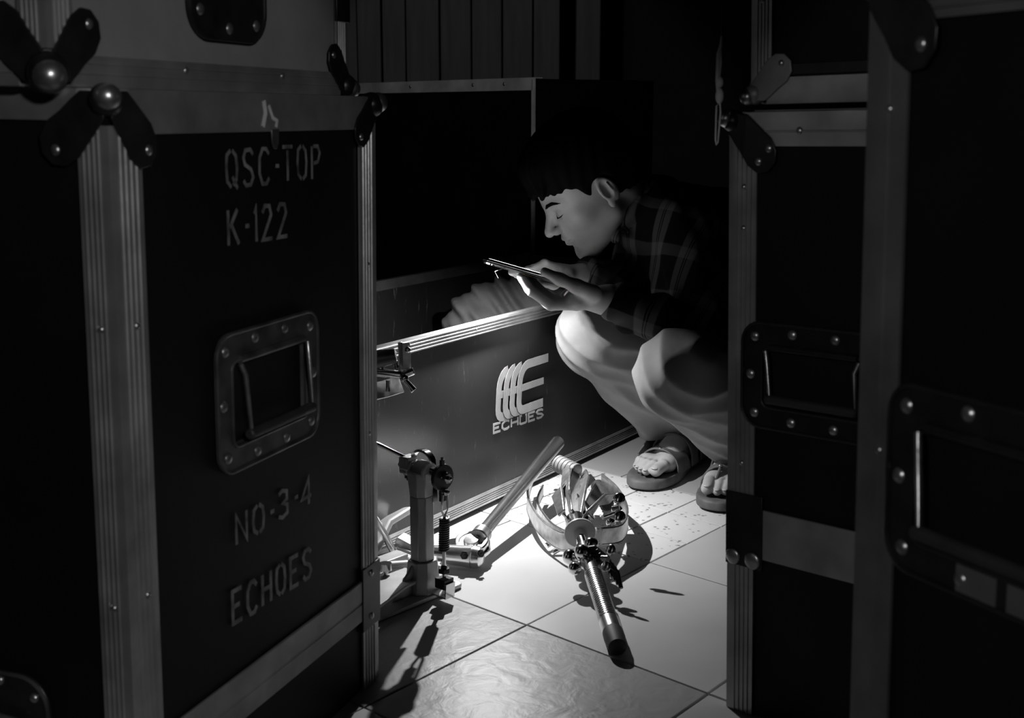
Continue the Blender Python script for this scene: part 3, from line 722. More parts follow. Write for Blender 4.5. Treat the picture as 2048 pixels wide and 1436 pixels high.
# feet
def foot(toe, heel, ank, sgn):
    """sgn +1: big toe on the +side direction"""
    f = nrm(toe-heel); sd = V3(-f[1], f[0], 0)*sgn     # side of the big toe
    lo = np.minimum(toe, heel)-.09; hi = np.maximum(np.maximum(toe, heel), ank)+.09; lo[2] = .0; hi[2] = .19
    g = Grid(lo, hi, .0018); b = .026
    L = np.linalg.norm(toe-heel)
    at = lambda u, v, z: heel+f*u*L+sd*v+V3(0, 0, z)
    g.cap(at(.10, 0, b+.028), at(.32, 0, b+.030), .030, .030, .02)
    g.cap(at(.18, 0, b+.03), ank+V3(.0, .0, .02), .030, .033, .03); g.cap(ank, ank+V3(-.03, -.02, .10), .033, .036, .02)
    g.cap(at(.22, 0, b+.045), at(.60, .008, b+.026), .030, .022, .02)
    g.cap(at(.55, .020, b+.017), at(.76, .026, b+.013), .020, .016, .015)
    g.cap(at(.50, -.018, b+.015), at(.70, -.028, b+.010), .018, .013, .015)
    g.cap(at(.72, .026, b+.012), at(.72, -.028, b+.010), .015, .012, .015)
    tn = []
    for i, (v, v2, l, r) in enumerate(((.028, .026, .975, .0125), (.007, .006, .985, .0085), (-.008, -.008, .955, .0080), (-.021, -.021, .915, .0075), (-.033, -.032, .865, .0072))):
        g.chain([at(.70, v*.95, b+.013), at(.70+(l-.70)*.5, v, b+.017-r*.1), at(l-.03, v2, b+r*.95)], [r*.95, r*.95, r], .004)
        tn.append((at(l-.022, v2, b+r*1.55), r))
    return g, at, tn, f, sd
RTOE, RHEEL = V3(.262, 2.552, 0), V3(.405, 2.795, 0)
LTOE, LHEEL = V3(.398, 2.405, 0), V3(.490, 2.660, 0)
# the man faces the camera side: his left is +X for the viewer, so the right foot has its big toe on the viewer's right
RG, rat, rtn, rf, rsd = foot(RTOE, RHEEL, RANK, 1)
LG, lat, ltn, lf, lsd = foot(LTOE, LHEEL, LANK, -1)
body = sdf_obj('body', [HEADG, BODYG, LH, RH, RG, LG], M_SKIN, man)
# nails
nl = MB()
for tn, f in ((rtn, rf), (ltn, lf)):
    for p, r in tn: nl.ball(p+f*.004, r*.62, (0, 0, 1), .35, 12, 8)
obj('toenail', nl, M_NAIL, man, world=True)
# eyes, brows, moustache
for sg in (1, -1):
    e = obj('eye', MB().ball(hp(.0745, sg*.031, .0005), .0125*hs), M_EYE, man, world=True)
    br = MB(); br.tube([hp(.0915, sg*.010, .0205), hp(.0905, sg*.022, .0255), hp(.0835, sg*.037, .0270), hp(.072, sg*.051, .0220)], [.0026, .0036, .0034, .0014], 8)
    obj('eyebrow', br, M_HAIR, man, world=True)
    obj('eyelash', MB().tube([hp(.0845, sg*.020, .0005), hp(.0880, sg*.029, -.0030), hp(.0835, sg*.040, -.0015), hp(.077, sg*.046, .0015)], [.0008, .0014, .0014, .0006], 6), M_HAIR, man, world=True)
# hair
g = Grid((-.03, 2.46, .52), (.36, 2.82, .80), .0026)
g.ell(hp(-.014, 0, .052), V3(.106, .087, .098)*hs, HR, .01)
g.ell(hp(-.060, 0, .015), V3(.058, .070, .062)*hs, HR, .02)
g.ell(hp(.020, 0, .085), V3(.082, .070, .055)*hs, HR, .02)
for i in range(9):
    y = -.045+.011*i; g.cap(hp(.070, y, .096), hp(.100-abs(y)*.35+.004*((i*7) % 3), y+.006, .058-.006*((i*5) % 3)), .013, .0055, .008)
g.ell(hp(.088, 0, -.002), V3(.070, .09, .046)*hs, HR, .01, 'sub')
g.cap(hp(.062, .078, .016), hp(.03, .085, -.03), .030, .024, .012, 'sub'); g.cap(hp(.062, -.078, .016), hp(.03, -.085, -.03), .030, .024, .012, 'sub')
g.ell(hp(-.004, .088, -.006), V3(.026, .03, .036)*hs, HR, .008, 'sub'); g.ell(hp(-.004, -.088, -.006), V3(.026, .03, .036)*hs, HR, .008, 'sub')
g.warp(lambda x, y, z: .0012*np.sin(x*230+6*np.sin(y*60)+40*z))
sdf_obj('hair', [g], M_HAIR, man, 1)

# shirt
M_SHIRT = bpy.data.materials.new('checked_flannel'); M_SHIRT.use_nodes = True; nt = M_SHIRT.node_tree; b = nt.nodes['Principled BSDF']
b.inputs['Roughness'].default_value = .9; b.inputs['Specular IOR Level'].default_value = .15
tc = nt.nodes.new('ShaderNodeTexCoord'); mp = nt.nodes.new('ShaderNodeMapping'); mp.inputs['Rotation'].default_value = (.25, -.38, .5); mp.inputs['Location'].default_value = (.012, 0, .02)
nt.links.new(tc.outputs['Object'], mp.inputs[0]); sp = nt.nodes.new('ShaderNodeSeparateXYZ'); nt.links.new(mp.outputs[0], sp.inputs[0])
def stripes(sock, per, bands):
    tot = None
    f_ = nt.nodes.new('ShaderNodeMath'); f_.operation = 'DIVIDE'; nt.links.new(sock, f_.inputs[0]); f_.inputs[1].default_value = per
    fr = nt.nodes.new('ShaderNodeMath'); fr.operation = 'FRACT'; nt.links.new(f_.outputs[0], fr.inputs[0])
    for c0, hw, amp in bands:
        s_ = nt.nodes.new('ShaderNodeMath'); s_.operation = 'SUBTRACT'; nt.links.new(fr.outputs[0], s_.inputs[0]); s_.inputs[1].default_value = c0
        a = nt.nodes.new('ShaderNodeMath'); a.operation = 'ABSOLUTE'; nt.links.new(s_.outputs[0], a.inputs[0])
        l = nt.nodes.new('ShaderNodeMapRange'); nt.links.new(a.outputs[0], l.inputs[0]); l.inputs[1].default_value = hw; l.inputs[2].default_value = hw*1.15+.004; l.inputs[3].default_value = amp; l.inputs[4].default_value = 0
        if tot is None: tot = l.outputs[0]
        else:
            ad = nt.nodes.new('ShaderNodeMath'); ad.operation = 'ADD'; nt.links.new(tot, ad.inputs[0]); nt.links.new(l.outputs[0], ad.inputs[1]); tot = ad.outputs[0]
    return tot
sx = stripes(sp.outputs[0], .085, [(.5, .20, .085), (.47, .012, -.08), (.53, .012, -.08)]); sz = stripes(sp.outputs[2], .085, [(.5, .12, .05)])
ad = nt.nodes.new('ShaderNodeMath'); ad.operation = 'ADD'; nt.links.new(sx, ad.inputs[0]); nt.links.new(sz, ad.inputs[1])
ad2 = nt.nodes.new('ShaderNodeMath'); ad2.operation = 'ADD'; ad2.use_clamp = True; nt.links.new(ad.outputs[0], ad2.inputs[0]); ad2.inputs[1].default_value = .008
nt.links.new(ad2.outputs[0], b.inputs['Base Color'])
g = Grid((.08, 2.25, .12), (.84, 3.06, .68), .0042)
g.chain([PEL+V3(.02, .02, -.02), PEL*.5+CHEST*.5+V3(.05, .03, .03), CHEST+V3(.01, 0, 0), NECKB+V3(.035, .01, -.02)], [.135, .135, .135, .075], .05)
g.cap(NECKB+V3(.035, 0, -.02), LSH+V3(.01, .01, 0), .068, .064, .05); g.cap(NECKB+V3(.035, .02, -.02), RSH, .068, .062, .05)
g.chain([LSH, LELB+V3(.01, 0, .005), LELB*.16+LWR*.84], [.066, .060, .040], .03)
g.chain([RSH, RELB, RELB*.15+RWR*.85], [.062, .054, .038], .03)
g.chain([CHEST+V3(-.05, -.10, .0), CHEST+V3(-.075, -.14, -.055)], [.055, .045], .05)
g.chain([LELB+V3(.0, .03, -.01), LELB+V3(.10, .10, -.03)], [.05, .06], .05)
g.cap(LELB*.22+LWR*.78, LELB*.13+LWR*.87, .042, .042, .006)        # rolled cuff
g.cap(RELB*.2+RWR*.8, RELB*.12+RWR*.88, .040, .040, .006)
# collar
ncen = NECKB+V3(-.012, -.004, .008); nd = nrm(hp(-.035, 0, -.03)-NECKB)
g.cap(ncen-nd*.02, ncen+nd*.012, .078, .070, .012)
g.cap(ncen-nd*.01, ncen+nd*.12, .059, .062, .004, 'sub')
g.chain([ncen+V3(-.055, -.045, -.005), ncen+V3(-.050, -.075, -.055)], [.016, .010], .012)
def folds(x, y, z): return .0035*np.sin(70*x+40*y-55*z+2.5*np.sin(22*z+9*x))+.0022*np.sin(130*x-60*z+80*y+2*np.sin(30*y))
g.warp(folds)
sdf_obj('shirt', [g], M_SHIRT, man)
# trousers
g = Grid((.04, 2.18, .02), (.84, 3.06, .46), .0036)
g.chain([RHIP, RKNEE+V3(.015, .01, -.005)], [.125, .078], .05)
RH_END = V3(.330, 2.735, .128); g.chain([RKNEE+V3(.004, .004, 0), RKNEE*.5+RH_END*.5+V3(.022, .0, .0), RH_END+V3(.01, 0, 0)], [.068, .078, .070], .03)
g.chain([RKNEE+V3(-.030, -.030, .018), RKNEE*.5+RH_END*.5+V3(-.030, -.040, -.010), RH_END+V3(-.040, -.042, -.030)], [.028, .030, .026], .03)
g.chain([LHIP, LKNEE+V3(.015, .015, -.005)], [.130, .082], .05)
LH_END = V3(.435, 2.555, .128); g.chain([LKNEE+V3(.016, .008, 0), LKNEE*.5+LH_END*.5+V3(.022, .005, .005), LH_END], [.076, .078, .072], .03)
g.chain([LKNEE+V3(-.015, -.035, -.005), LKNEE*.5+LH_END*.5+V3(-.005, -.045, -.005), LH_END+V3(.0, -.045, -.02)], [.030, .030, .028], .03)
g.ell(PEL+V3(.01, .02, -.03), (.15, .15, .12), None, .05)
g.cap(RH_END+V3(-.028, -.028, .01), RH_END+V3(-.046, -.036, -.052), .040, .012, .02)
g.cap(LH_END+V3(.02, -.02, .01), LH_END+V3(.02, -.03, -.05), .050, .03, .02)
for he, kn in ((RH_END, RKNEE), (LH_END, LKNEE)):
    ax = nrm(he-kn); g.cap(he-ax*.02, he+ax*.13, .052, .064, .004, 'sub')
def tf(x, y, z): 
    a = np.abs(np.sin(34*(x-y)+10*z+1.6*np.sin(17*z+11*x)))-.6; b_ = np.abs(np.sin(38*x+52*z-20*y+1.8*np.sin(21*y)))-.6
    return .0075*a*np.clip((.33-z)*6, .25, 1)+.0055*b_*np.clip((z-.12)*8, 0, 1)
g.warp(tf)
for he, kn in ((RH_END, RKNEE), (LH_END, LKNEE)): pass
g.D[:, :, :] = np.maximum(g.D, (.062-g.ax[2])[None, None, :].astype(np.float32))
sdf_obj('trousers', [g], M_TROUS, man)

# sandals (worn)
def sandal(at, f, sd, thong):
    out = []
    prof = [(-.03, 0), (-.02, .026), (.1, .036), (.35, .036), (.55, .046), (.75, .054), (.9, .050), (1.02, .036), (1.07, .010), (1.06, -.014), (.98, -.034), (.85, -.047), (.65, -.050), (.4, -.040), (.15, -.036), (0, -.028)]
    n_ = len(prof); pts = []
    for i in range(n_):   # smooth closed curve
        p0, p1, p2, p3 = [np.array(prof[(i+k-1) % n_]) for k in range(4)]
        for t in (0, .33, .66): pts.append(.5*((2*p1)+(-p0+p2)*t+(2*p0-5*p1+4*p2-p3)*t*t+(-p0+3*p1-3*p2+p3)*t**3))
    mb = MB(); N = len(pts)
    rings = [(.94, .001), (1.0, .006), (1.0, .018), (.97, .0225), (.90, .0235), (.85, .0215)]
    vs = []
    for sc, z in rings:
        for p in pts: vs.append(at((p[0]-.5)*sc+.5, p[1]*sc, z))
    fs = [(k*N+i, k*N+(i+1) % N, (k+1)*N+(i+1) % N, (k+1)*N+i) for k in range(len(rings)-1) for i in range(N)]
    fs += [tuple(range(N))[::-1], tuple((len(rings)-1)*N+i for i in range(N))]
    mb.add(vs, fs); so = obj('sandal', mb, M_SOLE, man, world=True, smooth=50)
    def band(u0, u1, h, wdt, tilt=0, w0=.046, name='strap'):
        P_ = []; n2 = 13
        for k in range(n2):
            t = math.pi*k/(n2-1); v = w0*math.cos(t)*1.0; z = .018+h*math.sin(t)**.75
            P_.append(at((u0+u1)/2+(tilt*math.cos(t)), v+.004, z))
        mb = MB().strip(P_, [wdt*(1-.12*math.sin(math.pi*k/(n2-1))) for k in range(n2)], .0035, f)
        return obj(name, mb, M_SAND, so, world=True, bevel=.001)
    if not thong:
        band(.56, .66, .047, .062, .02); band(.40, .46, .066, .034, -.03, .044); band(.20, .24, .088, .026, 0, .042)
        st = MB().strip([at(.34, -.042, .075), at(.50, -.046, .055), at(.66, -.048, .035)], .03, .003, (0, 0, 1)); obj('strap', st, M_SAND, so, world=True)
        for u, v, z in ((.70, .004, .067), (.43, -.022, .083), (.26, -.038, .07)): obj('rivet', MB().ball(at(u, v, z), .0042, flat=.6), M_CHR, so, world=True)
    else:
        band(.60, .66, .050, .055, .02); band(.36, .42, .070, .034, 0, .044)
        obj('thong_post', MB().tube([at(.86, .017, .022), at(.80, .017, .048), at(.72, .012, .066)], .0035, 8), M_SAND, so, world=True)
        obj('rivet', MB().ball(at(.74, .012, .071), .0045, flat=.6), M_CHR, so, world=True)
sandal(rat, rf, rsd, False)
sandal(lat, lf, lsd, True)

# ------------------------------------------------------------------ phone
ph_a, ph_b = V3(-.052, 2.418, .4825), V3(.088, 2.418, .4425)
ax = nrm(ph_b-ph_a); ay = nrm(V3(0, 1, -.17)); az = np.cross(ax, ay); ctr = (ph_a+ph_b)/2
Rp = np.array([ax, ay, az]).T
phone = empty('phone', ctr, Rp); tag(phone, 'thin dark phone held flat in the squatting man\'s hand, its flash lit', 'phone')
obj('body', MB().prism(rrect(.146, .070, .009, 5), (0, 0, -.004), (1, 0, 0), (0, 1, 0), .008), M_PHONE, phone, bevel=.0012)
obj('bezel', MB().tube([(a, b_, 0) for a, b_ in rrect(.1475, .0715, .0095, 5)], .0012, 6, True), M_CHR, phone)
M_FLASH = bpy.data.materials.new('flash_led'); M_FLASH.use_nodes = True; bb = M_FLASH.node_tree.nodes['Principled BSDF']; bb.inputs['Emission Color'].default_value = (1, 1, 1, 1); bb.inputs['Emission Strength'].default_value = 40
obj('flash', MB().cyl((-.064, -.022, -.0056), (-.064, -.022, -.004), .003), M_FLASH, phone)
obj('camera_ring', MB().cyl((-.055, -.006, -.0055), (-.055, -.006, -.004), .006), M_CHR, phone)
M_SCR = bpy.data.materials.new('face_fill_glow'); M_SCR.use_nodes = True; bb = M_SCR.node_tree.nodes['Principled BSDF']; bb.inputs['Base Color'].default_value = (.02, .02, .02, 1); bb.inputs['Roughness'].default_value = .15; bb.inputs['Emission Color'].default_value = (1, 1, 1, 1); bb.inputs['Emission Strength'].default_value = 6.0  # emission added as a soft fill for the man's face
obj('screen_fill_glow', MB().prism(rrect(.130, .064, .004, 3), (0, 0, .004), (1, 0, 0), (0, 1, 0), .0004), M_SCR, phone)
fo.location = Vector(ctr+Rp @ V3(-.064, -.022, -.012))
obj('wrist_strap', MB().tube([ctr+Rp @ V3(-.030, -.036, -.004), pt(990, 543, 2.395), pt(997, 556, 2.395)], .0008, 6), M_RUB, phone, world=True)

# cloth lying over the trunk wall inside
ck = Grid((-.30, 2.62, .19), (.14, 3.30, .46), .005)
def q(x, y, Y): return pt(x, y, Y)
ck.chain([q(905, 668, 2.86), q(950, 630, 2.86), q(1005, 602, 2.88), q(1060, 606, 2.88), q(1110, 625, 2.88)], [.03, .045, .04, .045, .05], .05)
ck.chain([q(960, 690, 2.80), q(1060, 660, 2.85), q(1120, 650, 2.85)], [.06, .07, .07], .05)
ck.warp(lambda x, y, z: .006*np.sin(95*x+120*z+2*np.sin(30*x))+.003*np.sin(190*x+140*z))
co = sdf_obj('crumpled_cloth', [ck], M_CLOTH, None); tag(co, 'crumpled dark grey cloth heaped inside the open trunk', 'cloth')
ck2 = None

# ------------------------------------------------------------------ chrome drum hardware
def bolt(mb, p, n_, r=.005, h=.006): mb.rev(p, n_, [(0, r), (h, r), (h, r*.55), (h+.004, r*.55), (h+.0045, r*.4)], 6); return mb
def wing(mb, p, ax_, sp, r=.014):
    mb.cyl(p, np.array(p)+nrm(ax_)*.012, .005, n=12); c_ = np.array(p)+nrm(ax_)*.009
    for sg in (-1, 1): mb.ball(c_+nrm(sp)*sg*r*.75+nrm(ax_)*.003, r*.52, np.cross(ax_, sp), .35, 14, 8)
    return mb
# bass drum pedal
ped = empty('bass_drum_pedal', (-.14, 1.965, 0)); tag(ped, 'grey metal bass drum pedal standing on its base plate beside the left case', 'drum pedal')
e1 = nrm(V3(.105, .126, 0)); e2 = nrm(V3(.72, -.69, 0)); zz = V3(0, 0, 1); cb = V3(-.142, 1.965, 0)
obj('base_plate', MB().prism(rrect(.24, .062, .012, 4), cb+e1*-.055+V3(0, 0, .002), e1, np.cross(zz, e1), .006), M_CAST, ped, world=True, bevel=.001)
col = MB()
for z0, z1, a0, a1, b0, b1 in ((.008, .060, .058, .046, .052, .044), (.060, .165, .036, .036, .036, .036), (.165, .205, .036, .046, .036, .040)):
    vs = []
    for z, a, b_ in ((z0, a0, b0), (z1, a1, b1)):
        for i, j in ((-1,-.5),(-.5,-1),(.5,-1),(1,-.5),(1,.5),(.5,1),(-.5,1),(-1,.5)): vs.append(cb+e1*i*a/2+e2*j*b_/2+zz*z)
    col.add(vs, [tuple(range(8))[::-1], tuple(range(8, 16))]+[(i, (i+1) % 8, 8+(i+1) % 8, 8+i) for i in range(8)])
obj('column', col, M_CAST, ped, world=True, bevel=.0015)
obj('gusset', MB().prism([(0, 0), (.05, 0), (.0, .05)], cb+e2*.003-e1*.02+zz*.008, -e1, zz, .006).prism([(0, 0), (.035, 0), (0, .05)], cb+e1*.02+zz*.008, e2, zz, .006), M_CAST, ped, world=True, bevel=.001)
top = cb+zz*.205
sh0, sh1 = top-e2*.045+zz*.006, top+e2*.055+zz*.0
obj('axle', MB().cyl(sh0, sh1, .008, n=20, ch=.001), M_CHR, ped, world=True)
obj('bearing_block', MB().cyl(top-e2*.006, top+e2*.020, .0165, n=24, ch=.002).cyl(top-e2*.036, top-e2*.014, .0145, n=6, ch=.002), M_CAST, ped, world=True)
arch = [top-e2*.03+e1*.02*math.sin(t)*0+zz*(.012+.016*math.sin(t))+e2*.045*(1-math.cos(t))/2+e1*.012 for t in np.linspace(0, math.pi*.93, 12)]+[top+e2*.018+e1*.012-zz*.05]
obj('hoop_arm', MB().strip(arch, .010, .004, e1), M_CHR, ped, world=True)
hub = top-e2*.030
obj('beater_hub', MB().obox(hub+zz*.004, e1, e2, zz, (.026, .020, .028)), M_CAST, ped, world=True, bevel=.003)
bm_ = MB(); bolt(bm_, hub-zz*.012, -zz, .007); bolt(bm_, hub-e2*.012, -e2, .006); obj('hub_bolt', bm_, M_DARKM, ped, world=True)
rod1 = pt(690, 857, 1.97)
obj('beater_rod', MB().cyl(hub+zz*.012, rod1, .0035, n=12), M_CHR, ped, world=True)
obj('beater', MB().ball(rod1, .024, nrm(rod1-hub), .9), M_RUBG, ped, world=True)
sp0 = top+e2*.048+zz*-.002
obj('cam', MB().cyl(sp0-e2*.004, sp0+e2*.004, .021, n=28, ch=.001).obox(sp0-zz*.018, e1, e2, zz, (.010, .006, .04)), M_DARKM, ped, world=True)
bm_ = MB(); bolt(bm_, sp0+e2*.004, e2, .008, .010); bolt(bm_, sp0-zz*.022+e2*.003, e2, .006, .007); bolt(bm_, sp0+zz*.016, zz, .0045, .012); obj('cam_bolt', bm_, M_CHR, ped, world=True)
obj('spring_link', MB().tube([sp0+e2*.006-zz*.026+e1*.005, sp0+e2*.004-zz*.05+e1*.007, sp0+e2*.004-zz*.064], .0018, 8).tube([sp0+e2*.006-zz*.026-e1*.005, sp0+e2*.004-zz*.05-e1*.007, sp0+e2*.004-zz*.064], .0018, 8), M_CHR, ped, world=True)
s_top, s_bot = sp0+e2*.004-zz*.064, sp0+e2*.002-zz*.118
spn = MB(); n_ = 15
spn.tube([s_top+(s_bot-s_top)*k/(n_*10)+(e1*math.cos(k*2*math.pi/10)+e2*math.sin(k*2*math.pi/10))*.0075 for k in range(n_*10+1)], .0017, 6)
spn.cyl(s_top, s_bot, .006, n=12)
obj('spring', spn, M_DARKM, ped, world=True)
obj('tension_rod', MB().cyl(s_bot, s_bot-zz*.06, .003, n=10), M_CHR, ped, world=True)
nb = MB(); bolt(nb, s_bot-zz*.036, zz, .010, .008); nb.obox(s_bot-zz*.052, e1, e2, zz, (.022, .022, .016)); obj('adjuster_nut', nb, M_BLKM, ped, world=True, bevel=.001)
obj('rod_bracket', MB().strip([cb+e2*.02+zz*.012, s_bot*V3(1, 1, 0)+zz*.012+e2*.012, s_bot*V3(1, 1, 0)+zz*.035+e2*.013], .02, .003, e1), M_CHR, ped, world=True)
# footboard and heel at the left
fb0, fb1 = pt(835, 1150, 1.99), pt(700, 1235, 1.84)
fb0[2] = .028; fb1[2] = .022
obj('footboard', MB().strip([fb0, fb0*.6+fb1*.4+zz*.006, fb1], [.05, .062, .07], .006, e2), M_CAST, ped, world=True, bevel=.0015)
cl = MB().obox(pt(775, 1122, 2.03), e1, e2, zz, (.07, .03, .014)); cl.cyl(pt(745, 1135, 2.0), pt(835, 1128, 2.02), .008, n=14)
obj('hoop_clamp', cl, M_CAST, ped, world=True, bevel=.002)
wn = MB().cyl(pt(771, 1178, 1.96), pt(771, 1130, 1.96), .0045, n=10).cyl(pt(771, 1140, 1.965), pt(771, 1126, 1.965), .010, n=16); obj('wing_screw', wn, M_CHR, ped, world=True)
# second pedal: sculpted footboard beyond
p2 = empty('footboard_pedal', (-.2, 2.1, 0)); tag(p2, 'pale sculpted pedal footboard lying behind the bass drum pedal column', 'drum pedal')
A_, B_ = pt(735, 1100, 2.08), pt(822, 1028, 2.16)
A_[2] = .03; B_[2] = .075
mid = A_*.5+B_*.5+V3(-.01, .01, .012)
obj('footboard', MB().strip([A_+(A_-B_)*.35, A_, mid, B_-V3(.004, .0, -.004), B_+V3(.006, .005, -.006)], [.060, .062, .046, .026, .018], .012, nrm(V3(.5, -.6, .25))), mat('cast_footboard', .5, .35, .3, var=.1), p2, world=True, bevel=.004)
obj('heel_rail', MB().beam(pt(798, 1075, 2.11), pt(862, 1108, 2.09), .03, .012).beam(pt(795, 1095, 2.09), pt(860, 1120, 2.07), .008, .006).cyl(pt(720, 1118, 2.06)*V3(1, 1, 0)+V3(0, 0, .03), pt(818, 1040, 2.15)*V3(1, 1, 0)+V3(0, 0, .02), .006, n=12), M_CAST, p2, world=True, bevel=.002)

# boom arm with ratchet
boom = empty('boom_arm', (-.06, 2.1, 0)); tag(boom, 'chrome boom tube with round ratchet tilter lying against the trunk', 'stand arm')
rc = pt(944, 1086, 2.11)
b_top = V3(.092, 2.50, .112); b_low = pt(962, 1070, 2.125)
bt_ax = nrm(b_top-b_low)
obj('tube', MB().rev(b_low, bt_ax, [(0, .0125), (.02, .0125), (.022, .0115), (np.linalg.norm(b_top-b_low)-.012, .0135), (np.linalg.norm(b_top-b_low)-.003, .0135), (np.linalg.norm(b_top-b_low), .010)], 28), M_ZINC2, boom, world=True)
obj('tube_collar', MB().cyl(b_low-bt_ax*.012, b_low+bt_ax*.010, .0165, n=24, ch=.002), M_ZINC, boom, world=True)
ra = nrm(V3(-.1, -.45, 1))
obj('ratchet_disc', MB().rev(rc-ra*.006, ra, [(0, .026), (.003, .029), (.012, .029), (.014, .027), (.014, .022), (.0115, .021), (.0115, .014), (.016, .012), (.017, 0)], 36), M_ZINC2, boom, world=True)
ca, cb_ = pt(862, 1112, 2.10), pt(966, 1116, 2.075)
ca[2] = .022; cb_[2] = .022
cs = MB().rev(ca, cb_-ca, [(0, .013), (.03, .0145), (.032, .017), (.056, .018), (.074, .020), (.0745, .0185), (.076, .0185), (.0765, .020), (.088, .018), (.092, .010)], 24)
obj('tilter_casting', cs, M_ZINC2, boom, world=True)
obj('tilter_web', MB().prism([(-.040, -.018), (.024, -.024), (.034, -.006), (.026, .020), (-.010, .022), (-.055, .004)], rc-ra*.016, nrm(cb_-ca), nrm(np.cross(ra, nrm(cb_-ca))), .014), M_CHR, boom, world=True, bevel=.004)
cbz = MB(); bolt(cbz, ca*.35+cb_*.65+V3(0, -.016, .006), nrm(V3(0, -1, .5)), .007); bolt(cbz, ca*.05+cb_*.95+V3(0, -.012, .01), nrm(V3(.3, -1, .6)), .0065); obj('clamp_bolt', cbz, M_DARKM, boom, world=True)

# folded stand with threaded tube
st = empty('folded_drum_stand', (.13, 2.05, 0)); tag(st, 'folded chrome drum stand lying on the tiles with curved flat arms', 'drum stand')
tip, up_ = V3(.148, 1.735, .0155), V3(.122, 1.985, .052)
ta = nrm(up_-tip); Lt = float(np.linalg.norm(up_-tip))
thr = [(.030, .0150), (.060, .0150), (.062, .0130)]
z = .064
while z < Lt-.05: thr += [(z, .0133), (z+.0010, .0142), (z+.0030, .0142), (z+.0040, .0133)]; z += .0056
thr += [(Lt-.045, .0120), (Lt, .0120)]
obj('threaded_tube', MB().rev(tip, ta, thr, 26), M_ZINC2, st, world=True, smooth=30)
obj('rubber_tip', MB().rev(tip-ta*.012, ta, [(0, .010), (.002, .0135), (.026, .0155), (.042, .0150), (.043, .013)], 24), M_RUB, st, world=True)
c1 = up_
obj('clamp_collar', MB().cyl(c1-ta*.01, c1+ta*.035, .017, n=24, ch=.003).ball(c1+V3(-.028, .01, .0), .013).ball(c1+V3(-.010, -.008, .014), .013).ball(c1+V3(-.022, -.016, -.010), .011).ball(c1+V3(.006, .02, .018), .012), M_CHR, st, world=True)
wr = MB()
for k in range(5):
    o_ = V3(.016+.004*k, -.004-.006*k, .004-.004*k)
    wr.tube([c1+o_+V3(-.026, .012, .010), c1+o_+V3(-.006, -.002, .018), c1+o_+V3(.012, -.016, .006), c1+o_+V3(.016, -.034, -.014)], .0036, 8)
obj('cable_wrap', wr, M_BLKM, st, world=True)
c2 = V3(.112, 2.055, .072)
obj('stop_washer', MB().cyl(c2-ta*.002, c2+ta*.004, .026, n=32, ch=.001), mat('nylon_washer', .45, .45), st, world=True)
obj('hub', MB().cyl(c2+ta*.004, c2+ta*.05, .018, n=20, ch=.003).cyl(c1, c2, .011, n=16), M_CHR, st, world=True)
# folded legs
targets = [((1142, 960), 2.33), ((1185, 955), 2.36), ((1132, 930), 2.36), ((1150, 932), 2.38), ((1168, 945), 2.37), ((1196, 970), 2.33), ((1222, 1000), 2.28), ((1112, 985), 2.28)]
for i, ((x, y), Y) in enumerate(targets):
    e_ = pt(x, y, Y); e_[2] = max(e_[2], .02); s_ = c2+ta*.04+V3((i-3.5)*.007, 0, (2-i % 3)*.008)
    m1 = s_*.66+e_*.34+V3((i-3.5)*.004, 0, .016-.008*(i % 2)); m2 = s_*.33+e_*.67+V3((i-2.5)*.003, 0, .010)
    lg = MB().strip([s_, m1, m2, e_], [.016, .026, .024, .015], .005, nrm(V3(.7*(-1)**i, .25, .8)))
    o = obj('leg', lg, M_CHR if i % 2 else M_ZINC, st, world=True, bevel=.0015)
f1 = pt(1134, 938, 2.35); f1[2] = max(f1[2], .03)
def ribbed(a, b_, r, m, nr=6):
    L = float(np.linalg.norm(b_-a)); pr_ = [(0, r*.7)]
    for k in range(nr): z = L*(k+.1)/nr; pr_ += [(z, r*.92), (z+L/nr*.15, r), (z+L/nr*.6, r), (z+L/nr*.75, r*.92)]
    pr_.append((L, r*.7)); return obj('rubber_foot', MB().rev(a, b_-a, pr_, 18), m, st, world=True, smooth=30)
ribbed(f1+V3(-.018, .02, .006), f1+V3(.018, -.018, -.002), .0165, M_RUBG)
g1 = pt(1196, 935, 2.42); g1[2] = .045; g2 = pt(1214, 1000, 2.30); g2[2] = .045
ribbed(g1, g2, .014, M_RUB, 8)
# curved channel arms
def arm(pts, wd, name='curved_arm'):
    P_ = [np.array(p, float) for p in pts]; out = []
    for i in range(len(P_)-1):
        p0 = P_[max(i-1, 0)]; p1 = P_[i]; p2 = P_[i+1]; p3 = P_[min(i+2, len(P_)-1)]
        for t in (0, .2, .4, .6, .8): out.append(.5*((2*p1)+(-p0+p2)*t+(2*p0-5*p1+4*p2-p3)*t*t+(-p0+3*p1-3*p2+p3)*t**3))
    out.append(P_[-1]); mb = MB().strip(out, wd, .003, zz)
    up2 = [p+zz*wd/2 for p in out]; mb.tube(up2, .0022, 6); mb.tube([p-zz*wd/2 for p in out], .0022, 6)
    return obj(name, mb, M_ZINC, st, world=True, smooth=40)
arm([(.040, 2.485, .045), (.032, 2.40, .045), (.030, 2.31, .042), (.048, 2.20, .038), (.082, 2.115, .038), (.110, 2.085, .050)], .030)
arm([(.060, 2.44, .030), (.048, 2.34, .028), (.070, 2.22, .026), (.100, 2.15, .030)], .020)
arm([(.172, 2.40, .060), (.196, 2.31, .058), (.204, 2.21, .052), (.188, 2.13, .048), (.150, 2.085, .056)], .028)
sm_ = MB().cyl(pt(1092, 1092, 2.17), pt(1125, 1072, 2.19), .005, n=12).cyl(pt(1105, 1105, 2.15), pt(1140, 1086, 2.16), .005, n=12).ball(pt(1140, 1090, 2.15), .009).ball(pt(1128, 1078, 2.17), .008)
obj('cross_bolt', sm_, M_CHR, st, world=True)
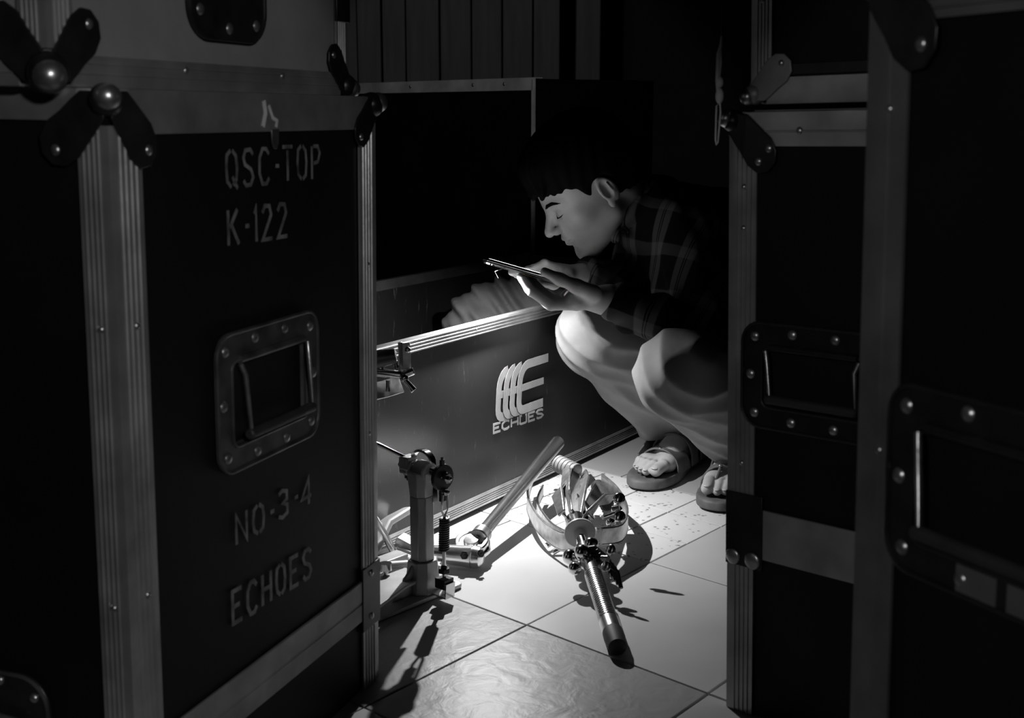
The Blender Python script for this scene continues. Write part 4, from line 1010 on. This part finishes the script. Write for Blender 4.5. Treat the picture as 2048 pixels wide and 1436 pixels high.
wg = MB(); wing(wg, c2+V3(.055, .02, .035), V3(1, -.2, .3), V3(0, .5, 1), .020); wg2 = MB(); wing(wg2, c1+V3(.02, -.03, .012), V3(.8, -.6, .2), V3(.3, .3, 1), .018); wg3 = MB(); wg3.ball(pt(1234, 1020, 2.2), .010).ball(pt(1222, 1045, 2.16), .009).cyl(pt(1205, 1035, 2.17), pt(1240, 1022, 2.2), .004)
obj('wing_nut', wg, M_CHR, st, world=True)
obj('wing_nut', wg2, M_CHR, st, world=True)
obj('wing_nut', wg3, M_CHR, st, world=True)

# clamp on a stand, partly hidden behind the left case
cs_ = empty('chrome_clamp_stand', (-.235, 2.06, 0)); tag(cs_, 'chrome clamp with T-shaped wing bolt just right of the lettered case', 'clamp stand')
YC = 2.06
obj('stand_tube', MB().cyl((-.238, YC, .0), (-.238, YC, .42), .012), M_CHR, cs_, world=True)
for a in (30, 150, 270):
    t = math.radians(a); obj('leg', MB().tube([(-.238, YC, .12), (-.238+.05*math.cos(t), YC+.05*math.sin(t), .02), (-.238+.06*math.cos(t), YC+.06*math.sin(t), .008)], .006, 10), M_CHR, cs_, world=True)
pc = lambda x, y, d=0: pt(x, y, YC+d)
obj('bracket_plate', MB().strip([pc(812, 686, .01), pc(814, 740, .01)], .013, .003, (1, 0, 0)).strip([pc(800, 684, .005), pc(802, 744, .005)], .010, .003, (.5, 1, 0)), M_ZINC, cs_, world=True, bevel=.0008)
obj('tension_screw', MB().ball(pc(815, 700), .005, (0, 1, 0), .5).cyl(pc(793, 735), pc(790, 722), .004), M_CHR, cs_, world=True)
obj('cross_tube', MB().cyl(pc(735, 742), pc(802, 750), .0072, ch=.001).cyl(pc(802, 752), pc(828, 742), .0062, ch=.001), M_CHR, cs_, world=True)
obj('wing_bolt', MB().cyl(pc(806, 756, -.004), pc(828, 782, -.008), .0045, .006, ch=.001).ball(pc(808, 756, -.002), .008), M_CHR, cs_, world=True)
obj('lower_plate', MB().strip([pc(735, 786, .0), pc(770, 778, .01), pc(802, 768, .02)], .03, .003, (0, .6, .8)), M_ZINC, cs_, world=True, bevel=.0008)
obj('hose_clip', MB().tube([pc(758, 700), pc(768, 725), pc(764, 745)], .0022, 8).tube([pc(780, 702), pc(788, 730)], .002, 8).cyl(pc(745, 720), pc(792, 712), .016, .012), M_DARKM, cs_, world=True)
obj('clamp_pin', MB().cyl(pc(776, 760), pc(776, 782), .004), M_CHR, cs_, world=True)
print('TRIS', sum(len(o.data.polygons) for o in bpy.data.objects if o.type == 'MESH'))
